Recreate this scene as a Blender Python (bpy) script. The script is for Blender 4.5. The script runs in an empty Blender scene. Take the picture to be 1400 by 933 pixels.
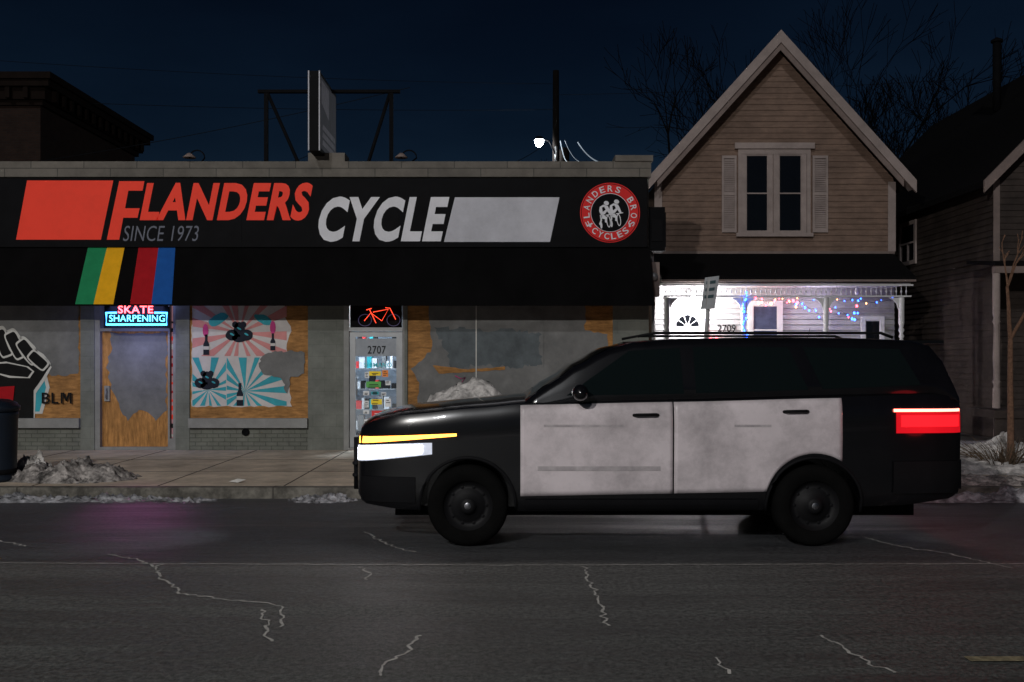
import bpy, math, random, bmesh
from mathutils import Vector, noise
random.seed(7)
F=1361.0; H=1.7; HZ=490.0
sc=bpy.context.scene
def PX(px,D): return (px-700)/F*D
def PZ(py,D): return H+(HZ-py)/F*D
def GD(py,z=0): return (H-z)*F/(py-HZ)

# ---------------------------------------------------------------- materials
def nt(name):
    m=bpy.data.materials.new(name); m.use_nodes=True
    t=m.node_tree; return m,t,t.nodes['Principled BSDF']
def mat(name,col,rough=.8,metal=0,var=.15,scale=4,bump=0,bscale=60,emit=None,es=0,spec=.3,stretch=None,dirt=0,coat=0,dscale=1.3):
    m,t,b=nt(name)
    b.inputs['Roughness'].default_value=rough; b.inputs['Metallic'].default_value=metal
    b.inputs['Specular IOR Level'].default_value=spec
    b.inputs['Coat Weight'].default_value=coat
    tc=t.nodes.new('ShaderNodeTexCoord'); mp=t.nodes.new('ShaderNodeMapping')
    if stretch: mp.inputs['Scale'].default_value=stretch
    t.links.new(tc.outputs['Object'],mp.inputs[0])
    n=t.nodes.new('ShaderNodeTexNoise'); n.inputs['Scale'].default_value=scale; n.inputs['Detail'].default_value=8; n.inputs['Roughness'].default_value=.65
    t.links.new(mp.outputs[0],n.inputs[0])
    r=t.nodes.new('ShaderNodeValToRGB'); r.color_ramp.elements[0].position=.3; r.color_ramp.elements[1].position=.7
    r.color_ramp.elements[0].color=(*[max(0,c*(1-var)) for c in col],1); r.color_ramp.elements[1].color=(*[min(1,c*(1+var)) for c in col],1)
    t.links.new(n.outputs[0],r.inputs[0]); out=r.outputs[0]
    if dirt:
        n3=t.nodes.new('ShaderNodeTexNoise'); n3.inputs['Scale'].default_value=dscale; n3.inputs['Detail'].default_value=10; n3.inputs['Roughness'].default_value=.75
        t.links.new(tc.outputs['Object'],n3.inputs[0])
        r3=t.nodes.new('ShaderNodeValToRGB'); r3.color_ramp.elements[0].position=.35; r3.color_ramp.elements[1].position=.6
        r3.color_ramp.elements[0].color=(1-dirt,1-dirt,1-dirt,1); r3.color_ramp.elements[1].color=(1,1,1,1)
        t.links.new(n3.outputs[0],r3.inputs[0])
        mx=t.nodes.new('ShaderNodeMix'); mx.data_type='RGBA'; mx.blend_type='MULTIPLY'; mx.inputs[0].default_value=1
        t.links.new(out,mx.inputs[6]); t.links.new(r3.outputs[0],mx.inputs[7]); out=mx.outputs[2]
    t.links.new(out,b.inputs['Base Color'])
    if bump:
        n2=t.nodes.new('ShaderNodeTexNoise'); n2.inputs['Scale'].default_value=bscale; n2.inputs['Detail'].default_value=4
        t.links.new(mp.outputs[0],n2.inputs[0]); bp=t.nodes.new('ShaderNodeBump'); bp.inputs['Strength'].default_value=bump; bp.inputs['Distance'].default_value=.02
        t.links.new(n2.outputs[0],bp.inputs['Height']); t.links.new(bp.outputs[0],b.inputs['Normal'])
    if emit:
        b.inputs['Emission Color'].default_value=(*emit,1); b.inputs['Emission Strength'].default_value=es
    return m
def brick(name,c1,c2,mo,bw,rh,ms=.008,bump=.4,rough=.85):
    m,t,b=nt(name); b.inputs['Roughness'].default_value=rough; b.inputs['Specular IOR Level'].default_value=.25
    tc=t.nodes.new('ShaderNodeTexCoord'); s=t.nodes.new('ShaderNodeSeparateXYZ'); a=t.nodes.new('ShaderNodeMath'); a.operation='ADD'; c=t.nodes.new('ShaderNodeCombineXYZ')
    t.links.new(tc.outputs['Object'],s.inputs[0]); t.links.new(s.outputs[0],a.inputs[0]); t.links.new(s.outputs[1],a.inputs[1]); t.links.new(a.outputs[0],c.inputs[0]); t.links.new(s.outputs[2],c.inputs[1])
    k=t.nodes.new('ShaderNodeTexBrick'); k.inputs['Scale'].default_value=1; k.inputs['Brick Width'].default_value=bw; k.inputs['Row Height'].default_value=rh; k.inputs['Mortar Size'].default_value=ms
    k.inputs['Color1'].default_value=(*c1,1); k.inputs['Color2'].default_value=(*c2,1); k.inputs['Mortar'].default_value=(*mo,1)
    t.links.new(c.outputs[0],k.inputs[0])
    n=t.nodes.new('ShaderNodeTexNoise'); n.inputs['Scale'].default_value=2.2; n.inputs['Detail'].default_value=9; n.inputs['Roughness'].default_value=.7; t.links.new(tc.outputs['Object'],n.inputs[0])
    r=t.nodes.new('ShaderNodeValToRGB'); r.color_ramp.elements[0].position=.3; r.color_ramp.elements[1].position=.65; r.color_ramp.elements[0].color=(.6,.6,.6,1)
    t.links.new(n.outputs[0],r.inputs[0])
    mx=t.nodes.new('ShaderNodeMix'); mx.data_type='RGBA'; mx.blend_type='MULTIPLY'; mx.inputs[0].default_value=1
    t.links.new(k.outputs[0],mx.inputs[6]); t.links.new(r.outputs[0],mx.inputs[7]); t.links.new(mx.outputs[2],b.inputs['Base Color'])
    bp=t.nodes.new('ShaderNodeBump'); bp.inputs['Strength'].default_value=bump; bp.inputs['Distance'].default_value=.01; bp.invert=True
    t.links.new(k.outputs['Fac'],bp.inputs['Height']); t.links.new(bp.outputs[0],b.inputs['Normal'])
    return m
def emis(name,col,s):
    m,t,b=nt(name); b.inputs['Base Color'].default_value=(*[c*.3 for c in col],1); b.inputs['Emission Color'].default_value=(*col,1); b.inputs['Emission Strength'].default_value=s; b.inputs['Roughness'].default_value=.4
    return m
def glassm(name,tint=(.9,.95,1),g=.12):
    m,t,b=nt(name); t.nodes.remove(b); o=t.nodes['Material Output']
    tr=t.nodes.new('ShaderNodeBsdfTransparent'); tr.inputs[0].default_value=(*tint,1); gl=t.nodes.new('ShaderNodeBsdfGlossy'); gl.inputs['Roughness'].default_value=.03
    mx=t.nodes.new('ShaderNodeMixShader'); mx.inputs[0].default_value=g
    t.links.new(tr.outputs[0],mx.inputs[1]); t.links.new(gl.outputs[0],mx.inputs[2]); t.links.new(mx.outputs[0],o.inputs[0]); return m

M={}
M['blockwall']=brick('painted_block',(.205,.215,.19),(.215,.225,.20),(.18,.19,.167),.40,.20,.005,.15)
M['blockbase']=brick('painted_brick',(.185,.195,.165),(.20,.205,.18),(.11,.115,.10),.2,.07,.006,.5)
M['parapet']=brick('coping_stone',(.17,.155,.135),(.20,.18,.155),(.09,.085,.075),.9,.6,.008,.3)
M['black']=mat('sign_black',(.0045,.0045,.0055),.7,var=.3,scale=3,spec=.10)
M['awn']=mat('awning_canvas',(.0035,.0033,.0036),.9,var=.35,scale=2,bump=.25,bscale=5,spec=.08,stretch=(1,1,.3))
M['red']=mat('sign_red',(.95,.065,.035),.6,var=.05,scale=2,dirt=.10,spec=.15,emit=(.9,.05,.03),es=.08)
M['red2']=mat('emblem_red',(.75,.03,.03),.6,var=.06,spec=.15)
M['white']=mat('sign_white',(.80,.80,.84),.6,var=.05,scale=2,dirt=.15,spec=.2)
M['whiteb']=mat('sign_pale_block',(.60,.60,.65),.6,var=.05,scale=2,dirt=.2,spec=.2)
M['outline']=mat('sign_grey',(.17,.18,.22),.6,var=.05,spec=.1)
M['green']=mat('stripe_green',(.02,.25,.10),.8,var=.12,scale=6,spec=.1); M['yellow']=mat('stripe_yellow',(.92,.46,.015),.8,var=.1,scale=6,spec=.1)
M['sred']=mat('stripe_red',(.42,.012,.018),.8,var=.12,scale=6,spec=.1); M['sblue']=mat('stripe_blue',(.015,.10,.38),.8,var=.12,scale=6,spec=.1)
M['ply']=mat('plywood',(.44,.215,.068),.8,var=.45,scale=5,stretch=(1,1,5),bump=.1,dirt=.4)
M['plyv']=mat('plywood_upright',(.50,.24,.07),.8,var=.45,scale=5,stretch=(5,1,.9),bump=.1,dirt=.35)
M['gpaint']=mat('grey_paint',(.205,.205,.20),.8,var=.18,scale=3,dirt=.32)
M['bluepaint']=mat('bluegrey_paint',(.125,.145,.155),.8,var=.25,scale=4,dirt=.3)
M['cream']=mat('mural_cream',(.66,.62,.60),.75,var=.08,scale=5,dirt=.15)
M['coral']=mat('mural_coral',(.68,.28,.27),.75,var=.12,dirt=.15); M['teal']=mat('mural_teal',(.05,.40,.48),.75,var=.15,dirt=.15)
M['navy']=mat('mural_navy',(.010,.014,.026),.75,var=.2); M['pink']=mat('mural_pink',(.6,.06,.25),.75,var=.1)
M['bpaint']=mat('black_paint',(.009,.009,.009),.75,var=.3,spec=.15); M['wpaint']=mat('white_paint',(.62,.61,.57),.75,var=.1)
M['alu']=mat('aluminium_frame',(.34,.35,.36),.45,metal=.3,var=.1); M['dark']=mat('dark_metal',(.006,.006,.007),.8,metal=0,var=.2,spec=.06)
M['frame']=mat('door_frame_paint',(.28,.28,.27),.6,var=.12,dirt=.25)
M['tarp']=mat('tar_roof',(.03,.03,.03),.9)
M['glass']=glassm('clear_glass'); M['dglass']=mat('dark_glass',(.006,.007,.009),.06,var=.1,spec=.6)
M['siding']=mat('taupe_siding',(.225,.150,.112),.75,var=.22,scale=3,stretch=(1,1,6),dirt=.4)
M['sidingw']=mat('pale_siding',(.42,.42,.42),.75,var=.10,scale=3,stretch=(1,1,8),dirt=.25)
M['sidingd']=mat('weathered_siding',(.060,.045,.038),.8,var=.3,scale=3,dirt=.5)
M['trim']=mat('white_trim',(.38,.31,.285),.7,var=.1,dirt=.3); M['trimw']=mat('porch_white',(.66,.66,.66),.6,var=.05,dirt=.1)
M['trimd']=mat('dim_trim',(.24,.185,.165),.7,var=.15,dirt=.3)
M['shingle']=brick('roof_shingle',(.016,.014,.014),(.026,.022,.022),(.009,.009,.009),.3,.14,.006,.6)
M['shingle2']=mat('old_shingle',(.007,.0065,.007),.95,var=.4,scale=20,spec=.08)
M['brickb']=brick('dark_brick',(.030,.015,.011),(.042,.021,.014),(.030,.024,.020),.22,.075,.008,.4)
M['corn']=mat('cornice_metal',(.015,.010,.008),.9,var=.2,spec=.1)
M['bark']=mat('bark',(.0045,.0042,.0042),.95,var=.3,spec=.03); M['bark2']=mat('young_bark',(.17,.095,.06),.95,var=.4,scale=25)
M['dry']=mat('dry_twigs',(.10,.07,.045),.95,var=.4,scale=25)
M['pole']=mat('wood_pole',(.010,.008,.007),.9,var=.3,spec=.05)
M['steel']=mat('galvanised_steel',(.3,.3,.3),.5,metal=.5)
M['snow']=mat('dirty_snow',(.72,.69,.66),.75,var=.3,scale=8,bump=.9,bscale=14,dirt=.7,dscale=5)
M['snowd']=mat('filthy_snow',(.36,.33,.31),.75,var=.65,scale=8,bump=1,bscale=14,dirt=.9,dscale=4)
M['slush']=mat('icy_slush',(.34,.34,.36),.25,var=.6,scale=9,bump=.7,bscale=20,dirt=.7,dscale=4)
M['bin']=mat('bin_blue',(.006,.011,.02),.5,var=.2)
M['decal']=mat('door_decal_grey',(.36,.33,.34),.5,var=.35,scale=6)

# ---------------------------------------------------------------- builder
class B:
    def __init__(s): s.v=[];s.f=[];s.m=[];s.ms=[];s.sm=[]
    def mi(s,k):
        if k not in s.ms: s.ms.append(k)
        return s.ms.index(k)
    def add(s,vs,fs,k,smooth=False):
        o=len(s.v); s.v+= [tuple(v) for v in vs]; i=s.mi(k)
        for f in fs: s.f.append([a+o for a in f]); s.m.append(i); s.sm.append(smooth)
    def poly(s,pts,k): s.add(pts,[list(range(len(pts)))],k)
    def box(s,x0,x1,y0,y1,z0,z1,k):
        x0,x1=min(x0,x1),max(x0,x1);y0,y1=min(y0,y1),max(y0,y1);z0,z1=min(z0,z1),max(z0,z1)
        s.add([(x0,y0,z0),(x1,y0,z0),(x1,y1,z0),(x0,y1,z0),(x0,y0,z1),(x1,y0,z1),(x1,y1,z1),(x0,y1,z1)],
              [(0,3,2,1),(4,5,6,7),(0,1,5,4),(1,2,6,5),(2,3,7,6),(3,0,4,7)],k)
    def prism(s,poly,d,k):
        n=len(poly); d=Vector(d); vs=[Vector(p) for p in poly]; vs2=[p+d for p in vs]
        fs=[list(range(n))[::-1],[n+i for i in range(n)]]+[(i,(i+1)%n,n+(i+1)%n,n+i) for i in range(n)]
        s.add(vs+vs2,fs,k)
    def tube(s,pts,r,k,n=8,r2=None,cap=True):
        pts=[Vector(p) for p in pts]; vs=[];fs=[]
        for i,p in enumerate(pts):
            d=(pts[min(i+1,len(pts)-1)]-pts[max(i-1,0)]).normalized()
            a=Vector((0,0,1)) if abs(d.z)<.9 else Vector((1,0,0))
            x=d.cross(a).normalized(); y=d.cross(x)
            rr=r if r2 is None else r+(r2-r)*i/(len(pts)-1)
            for j in range(n):
                t=2*math.pi*j/n; vs.append(p+x*math.cos(t)*rr+y*math.sin(t)*rr)
        for i in range(len(pts)-1):
            for j in range(n): fs.append((i*n+j,i*n+(j+1)%n,(i+1)*n+(j+1)%n,(i+1)*n+j))
        if cap: fs+= [list(range(n))[::-1],[(len(pts)-1)*n+j for j in range(n)]]
        s.add(vs,fs,k,n>4)
    def lathe(s,prof,c,k,axis='z',n=24):
        vs=[];fs=[]
        for r,h in prof:
            for j in range(n):
                t=2*math.pi*j/n; a,b_=math.cos(t)*r,math.sin(t)*r
                vs.append({'z':(c[0]+a,c[1]+b_,c[2]+h),'y':(c[0]+a,c[1]+h,c[2]+b_),'x':(c[0]+h,c[1]+a,c[2]+b_)}[axis])
        for i in range(len(prof)-1):
            for j in range(n): fs.append((i*n+j,i*n+(j+1)%n,(i+1)*n+(j+1)%n,(i+1)*n+j))
        s.add(vs,fs,k,True)
    def mesh(s,name,off=(0,0,0)):
        me=bpy.data.meshes.new(name); o=Vector(off)
        me.from_pydata([tuple(Vector(v)-o) for v in s.v],[],s.f)
        for k in s.ms: me.materials.append(M[k])
        for p,i,sm in zip(me.polygons,s.m,s.sm): p.material_index=i; p.use_smooth=sm
        me.validate(); me.update(); return me
ROOT={}
def link(o): sc.collection.objects.link(o); return o
def thing(name,label,cat,loc,group=None):
    o=link(bpy.data.objects.new(name,None)); o.location=loc; o.empty_display_size=.2
    o["label"]=label;o["category"]=cat
    if group:o["group"]=group
    ROOT[o.name]=Vector(loc); return o
def part(name,b,parent,label=None):
    off=ROOT[parent.name]
    o=link(bpy.data.objects.new(name,b.mesh(name,off))); o.parent=parent; ROOT[o.name]=off
    if label:o["label"]=label
    return o
def single(name,b,label,cat,loc,group=None):
    o=link(bpy.data.objects.new(name,b.mesh(name,loc))); o.location=loc; o["label"]=label;o["category"]=cat; ROOT[o.name]=Vector(loc)
    if group:o["group"]=group
    return o
def struct(name,b):
    o=link(bpy.data.objects.new(name,b.mesh(name))); o["kind"]="structure"; return o
def light(kind,name,loc,parent,energy,col,**kw):
    l=bpy.data.lights.new(name,kind); l.energy=energy; l.color=col
    for k,v in kw.items(): setattr(l,k,v)
    o=link(bpy.data.objects.new(name,l))
    if parent: o.parent=parent; o.location=Vector(loc)-ROOT[parent.name]
    else: o.location=loc
    return o
TC={}
def text2d(s,off=0):
    k=(s,off)
    if k in TC: return TC[k]
    c=bpy.data.curves.new('t','FONT'); c.body=s; c.offset=off; c.size=1; c.resolution_u=4; c.space_character=1.04+off*1.5
    o=link(bpy.data.objects.new('t',c)); dg=bpy.context.evaluated_depsgraph_get(); e=o.evaluated_get(dg); me=e.to_mesh()
    vs=[(v.co.x,v.co.y) for v in me.vertices]; fs=[list(p.vertices) for p in me.polygons]; e.to_mesh_clear()
    bpy.data.objects.remove(o); bpy.data.curves.remove(c)
    x0=min(v[0] for v in vs);x1=max(v[0] for v in vs);y0=min(v[1] for v in vs);y1=max(v[1] for v in vs)
    TC[k]=([((x-x0)/(x1-x0),(y-y0)/(y1-y0)) for x,y in vs],fs); return TC[k]
def text(b,s,x0,x1,z0,z1,y,k,off=0,shear=0,rot=0):
    vs,fs=text2d(s,off); w=(x1-x0)-abs(shear)*(z1-z0); cx,cz=(x0+x1)/2,(z0+z1)/2; out=[]
    for u,v in vs:
        X=x0+u*w+shear*v*(z1-z0); Z=z0+v*(z1-z0)
        if rot: dx,dz=X-cx,Z-cz; X=cx+dx*math.cos(rot)-dz*math.sin(rot); Z=cz+dx*math.sin(rot)+dz*math.cos(rot)
        out.append((X,y,Z))
    b.add(out,fs,k)
def clip(poly,x0,x1,y0,y1):
    def c(p,ins,inter):
        o=[]
        for i in range(len(p)):
            a,b_=p[i-1],p[i]
            if ins(b_):
                if not ins(a): o.append(inter(a,b_))
                o.append(b_)
            elif ins(a): o.append(inter(a,b_))
        return o
    def ix(X): return lambda a,b_:(X,a[1]+(b_[1]-a[1])*(X-a[0])/(b_[0]-a[0]))
    def iy(Y): return lambda a,b_:(a[0]+(b_[0]-a[0])*(Y-a[1])/(b_[1]-a[1]),Y)
    for ins,it in ((lambda p:p[0]>=x0,ix(x0)),(lambda p:p[0]<=x1,ix(x1)),(lambda p:p[1]>=y0,iy(y0)),(lambda p:p[1]<=y1,iy(y1))):
        if poly: poly=c(poly,ins,it)
    return poly
def ell(cx,cy,rx,ry,n=20,a=0,j=0):
    o=[]
    for i in range(n):
        t=2*math.pi*i/n; q=1+random.uniform(-j,j); x,y=rx*math.cos(t)*q,ry*math.sin(t)*q
        o.append((cx+x*math.cos(a)-y*math.sin(a),cy+x*math.sin(a)+y*math.cos(a)))
    return o
def sq(cx,cy,rx,ry,a=0,n=28,e=.34):
    o=[]
    for i in range(n):
        t=2*math.pi*i/n; c,s_=math.cos(t),math.sin(t); x=rx*math.copysign(abs(c)**e,c); y=ry*math.copysign(abs(s_)**e,s_)
        o.append((cx+x*math.cos(a)-y*math.sin(a),cy+x*math.sin(a)+y*math.cos(a)))
    return o
def rough(pts,step=5,j=1.5):
    o=[]
    for i in range(len(pts)):
        a,b_=pts[i],pts[(i+1)%len(pts)]; L=math.hypot(b_[0]-a[0],b_[1]-a[1]); n=max(1,int(L/step))
        for q in range(n):
            t=q/n; o.append((a[0]+(b_[0]-a[0])*t+random.uniform(-j,j),a[1]+(b_[1]-a[1])*t+random.uniform(-j,j)))
    return o

# ---------------------------------------------------------------- ground, road, pavement
KD=12.05; SW=.13
def ground_mat():
    m,t,b=nt('yard_ground'); tc=t.nodes.new('ShaderNodeTexCoord'); n=t.nodes.new('ShaderNodeTexNoise'); n.inputs['Scale'].default_value=.6; n.inputs['Detail'].default_value=10
    r=t.nodes.new('ShaderNodeValToRGB'); r.color_ramp.elements[0].position=.45; r.color_ramp.elements[1].position=.56; r.color_ramp.elements[0].color=(.03,.024,.018,1); r.color_ramp.elements[1].color=(.3,.29,.3,1)
    t.links.new(tc.outputs['Object'],n.inputs[0]); t.links.new(n.outputs[0],r.inputs[0]); t.links.new(r.outputs[0],b.inputs['Base Color']); b.inputs['Roughness'].default_value=.9
    return m
M['yard']=ground_mat()
def road_mat():
    m,t,b=nt('asphalt'); N=t.nodes.new; L=t.links.new
    tc=N('ShaderNodeTexCoord'); s=N('ShaderNodeSeparateXYZ'); L(tc.outputs['Object'],s.inputs[0])
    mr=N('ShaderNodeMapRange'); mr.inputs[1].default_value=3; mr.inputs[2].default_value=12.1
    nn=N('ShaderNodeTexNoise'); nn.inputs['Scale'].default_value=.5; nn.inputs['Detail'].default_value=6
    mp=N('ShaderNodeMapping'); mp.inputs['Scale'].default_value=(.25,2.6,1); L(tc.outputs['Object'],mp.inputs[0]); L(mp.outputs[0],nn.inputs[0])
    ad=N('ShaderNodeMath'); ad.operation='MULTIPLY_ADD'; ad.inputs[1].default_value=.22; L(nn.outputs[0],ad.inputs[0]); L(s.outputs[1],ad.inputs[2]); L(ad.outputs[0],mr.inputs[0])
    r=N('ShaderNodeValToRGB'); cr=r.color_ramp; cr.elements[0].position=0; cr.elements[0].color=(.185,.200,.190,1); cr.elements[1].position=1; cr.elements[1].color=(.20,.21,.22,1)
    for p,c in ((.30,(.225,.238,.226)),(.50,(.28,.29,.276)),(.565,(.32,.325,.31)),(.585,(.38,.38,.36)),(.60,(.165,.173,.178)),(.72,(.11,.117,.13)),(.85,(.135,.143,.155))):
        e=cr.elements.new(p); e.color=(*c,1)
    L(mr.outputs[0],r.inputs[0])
    g=N('ShaderNodeTexNoise'); g.inputs['Scale'].default_value=26; g.inputs['Detail'].default_value=9; g.inputs['Roughness'].default_value=.95; L(tc.outputs['Object'],g.inputs[0])
    g2=N('ShaderNodeValToRGB'); g2.color_ramp.elements[0].position=.44; g2.color_ramp.elements[1].position=.59; g2.color_ramp.elements[0].color=(.14,.14,.14,1); g2.color_ramp.elements[1].color=(1.0,1.0,1.0,1); L(g.outputs[0],g2.inputs[0])
    mx=N('ShaderNodeMix'); mx.data_type='RGBA'; mx.blend_type='MULTIPLY'; mx.inputs[0].default_value=1; L(r.outputs[0],mx.inputs[6]); L(g2.outputs[0],mx.inputs[7])
    p=N('ShaderNodeTexNoise'); p.inputs['Scale'].default_value=.9; p.inputs['Detail'].default_value=12; p.inputs['Roughness'].default_value=.8; L(mp.outputs[0],p.inputs[0])
    p2=N('ShaderNodeValToRGB'); p2.color_ramp.elements[0].position=.32; p2.color_ramp.elements[1].position=.68; p2.color_ramp.elements[0].color=(.38,.38,.40,1); L(p.outputs[0],p2.inputs[0])
    my=N('ShaderNodeMix'); my.data_type='RGBA'; my.blend_type='MULTIPLY'; my.inputs[0].default_value=1; L(mx.outputs[2],my.inputs[6]); L(p2.outputs[0],my.inputs[7]); L(my.outputs[2],b.inputs['Base Color'])
    rr=N('ShaderNodeMapRange'); rr.inputs[1].default_value=.35; rr.inputs[2].default_value=.6; rr.inputs[3].default_value=.28; rr.inputs[4].default_value=.65; L(p.outputs[0],rr.inputs[0]); L(rr.outputs[0],b.inputs['Roughness'])
    bp=N('ShaderNodeBump'); bp.inputs['Strength'].default_value=.9; bp.inputs['Distance'].default_value=.016; L(g.outputs[0],bp.inputs['Height']); L(bp.outputs[0],b.inputs['Normal'])
    return m
M['asphalt']=road_mat()
M['walk']=mat('concrete_walk',(.62,.52,.405),.8,var=.2,scale=2.5,bump=.15,bscale=50,dirt=.42)
M['kerb']=mat('kerb_concrete',(.15,.14,.12),.85,var=.4,scale=6,dirt=.6,dscale=3)
M['joint']=mat('joint_dark',(.05,.045,.04),.9)
M['crack']=mat('crack_filler',(.38,.37,.35),.8,var=.4,scale=14)
M['seam']=mat('road_seam',(.30,.295,.28),.8,var=.5,scale=9)
M['lane']=mat('worn_yellow_paint',(.17,.145,.09),.8,var=.6,scale=20)
b=B(); b.poly([(-400,-400,-.01),(400,-400,-.01),(400,400,-.01),(-400,400,-.01)],'yard'); struct('ground',b)
b=B(); b.poly([(-90,-6,0),(90,-6,0),(90,KD,0),(-90,KD,0)],'asphalt'); struct('road',b)
b=B()
b.box(-90,90,KD+.16,17.0,-.05,SW,'walk')
for i in range(-30,40):
    x=i*1.55+.3; b.box(x-.008,x+.008,KD+.17,16.98,SW,SW+.003,'joint')
for y in (13.8,15.4): b.box(-90,90,y-.008,y+.008,SW,SW+.0025,'joint')
struct('pavement',b)
b=B(); b.box(-90,90,KD,KD+.155,-.05,SW+.004,'kerb')
for i in range(-20,24): b.box(i*3.1+.2,i*3.1+.215,KD-.002,KD+.158,0,SW+.006,'joint')
struct('kerb',b)
b=B(); b.box(2.4,60,17.0,60,-.05,.17,'yard'); struct('front_yard',b)
b=B()
def crack(pix,w=.016,k='crack',j=.026,h=.004):
    pts=[]
    for i in range(len(pix)-1):
        (x0,y0),(x1,y1)=pix[i],pix[i+1]; D0,D1=GD(y0),GD(y1); a=Vector((PX(x0,D0),D0,0)); c=Vector((PX(x1,D1),D1,0)); n=max(2,int((c-a).length/.045))
        for q in range(n):
            t=q/n; p=a.lerp(c,t); pts.append(p+Vector((random.uniform(-j,j),random.uniform(-j,j),0)))
    for i in range(len(pts)-1):
        d=(pts[i+1]-pts[i]); 
        if d.length<1e-4: continue
        d.normalize(); nrm=Vector((-d.y,d.x,0)); w0=w*random.uniform(.3,1.2); w1=w*random.uniform(.3,1.2)
        b.poly([pts[i]-nrm*w0+Vector((0,0,h)),pts[i+1]-nrm*w1+Vector((0,0,h)),pts[i+1]+nrm*w1+Vector((0,0,h)),pts[i]+nrm*w0+Vector((0,0,h))],k)
for c in ([(150,758),(185,765),(213,775),(218,790),(250,812),(300,820),(345,823),(378,828),(392,842),(385,860)],[(498,728),(530,745),(570,757)],[(798,775),(808,800),(822,820),(824,842),(832,860)],
          [(577,868),(560,888),(530,905),(518,930)],[(1122,868),(1160,890),(1195,912),(1240,925)],[(0,740),(40,748)],[(360,833),(368,880)],[(490,775),(505,785),(498,795)],[(1180,735),(1230,748),(1300,758),(1395,780)],[(980,900),(1000,925)],[(213,775),(225,770)]):
    crack(c,.010)
struct('road_cracks',b)
b=B(); crack([(-300,769),(200,772),(700,774),(1700,771)],.013,'seam',.012,.007); struct('road_seam',b)
b=B(); D=GD(903); b.box(PX(1322,D),7.5,D-.04,D+.04,.009,.011,'lane'); struct('centre_line_marking',b)

# ---------------------------------------------------------------- snow
def mound(name,label,cx,cy,sx,sy,h,seed,k='snow',z=SW,cat='snow pile',lump=.45,n=56,group=None,pw=.75,rg=.25):
    b=B(); vs=[];fs=[]
    for i in range(n+1):
        for j in range(n+1):
            u=-1+2*i/n; v=-1+2*j/n; r=math.sqrt(u*u+v*v)
            f=noise.fractal(Vector((u*2.2+seed,v*2.2*sy/sx+seed*1.7,seed)),.9,2.1,6)
            e=max(0,1-r*(1+rg*f)); e=e**pw
            zz=h*e*(1+lump*f)+ (.07*noise.noise(Vector((u*11,v*11,seed)))+.04*noise.noise(Vector((u*24,v*24,seed))) if e>0 else 0)*min(1,e*3)
            vs.append((cx+u*sx*(1+.1*f),cy+v*sy,z-.03+zz if e>0 else z-.03))
    for i in range(n):
        for j in range(n):
            a=i*(n+1)+j; fs.append((a,a+n+1,a+n+2,a+1))
    b.add(vs,fs,k,True)
    return single(name,b,label,cat,(cx,cy,z),group)
mound('snow_pile','tall heap of dirty snow on the pavement',PX(646,14.2),14.2,1.45,.95,1.38,3.1,lump=.22,pw=.6,rg=.1,n=70)
mound('snow_pile','low broken heap of melting snow beside the litter bin',PX(95,13.0),13.0,.95,.6,.26,8.3,'snowd',lump=1.1)
mound('snow_pile','small lump of white snow by the bin',PX(46,13.2),13.2,.36,.36,.30,5.3,'snow',lump=.7)
mound('snow_pile','flat dirty snow patch on the verge by the young tree',PX(1350,14.3),14.3,2.2,1.1,.14,12.9,'snow',lump=1.1)
mound('snow_pile','lump of snow at the foot of the young tree',PX(1372,15.6),15.6,1.1,.6,.36,22.9,lump=.6)
mound('snow_pile','strip of frozen snow along the kerb edge',PX(1300,12.6),12.6,2.2,.45,.13,31.9,'snowd',lump=1.2)
g='slush clumps along the kerb'
for i,(px,sx,h,s) in enumerate(((40,1.0,.10,1.4),(150,.6,.07,2.4),(240,.6,.05,4.4),(440,.45,.10,6.4),(1290,1.1,.12,7.7),(1385,.8,.14,9.1))):
    mound('slush_clump','icy grey slush frozen along the kerb',PX(px,11.9),11.92,sx,.28,h,s,'slush',0.0,'slush',.9,30,g)

# ---------------------------------------------------------------- shop building
FD=17.0; FX=lambda p:PX(p,FD); FZ=lambda p:PZ(p,FD)
shop=thing('shop_building','single-storey grey block shop with boarded windows and black awning','building',(-6,17,SW))
XR=FX(887); XL=-15
b=B(); T=FZ(243)
b.box(XL,XR,17.02,17.4,2.9,T,'blockwall')
for a,c in ((110,129),(240,259),(421,470),(838,887)): b.box(FX(a),FX(c) if c!=887 else XR,17.0,17.4,SW,2.9,'blockwall')
b.box(FX(553),FX(557),17.0,17.4,SW,2.9,'blockwall')
for a,c in ((-500,110),(259,421),(557,838)): b.box(FX(a),FX(c),17.01,17.38,SW,FZ(586),'blockbase')
b.box(XR-.3,XR-.002,17.4,29,SW,T,'blockwall'); b.box(XL,XR-.3,28.7,29,SW,T,'blockwall'); b.box(XL,XL+.3,17.4,28.7,SW,T,'blockwall')
part('wall',b,shop)
b=B(); b.box(XL+.3,XR-.3,17.4,28.7,4.3,4.4,'tarp'); part('roof',b,shop)
b=B(); b.box(XL,XR+.03,16.93,17.42,T,FZ(222),'parapet'); b.box(FX(840),XR+.06,16.9,17.45,FZ(222),FZ(214),'parapet'); b.box(FX(422),FX(472),16.95,17.4,FZ(222),FZ(210),'parapet')
part('parapet',b,shop)
b=B()
for a,c in ((-500,110),(259,421),(557,838)): b.box(FX(a),FX(c),16.93,17.06,FZ(585),FZ(572),'frame')
part('sill',b,shop)
b=B(); yt,yb=16.88,16.3; zt=PZ(337,yt); zb=PZ(416.5,yb)
def aw(x,t,o=0):
    sag=.012*math.sin(x*2.1)*math.sin(t*math.pi); Y=yt+(yb-yt)*t-o*.87; Z=zt+(zb-zt)*t-sag+o*.5; return (x,Y,Z)
vs=[];fs=[];n=110
for i in range(n+1):
    for j in range(7): vs.append(aw(-13+(XR+13)*i/n,j/6))
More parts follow.
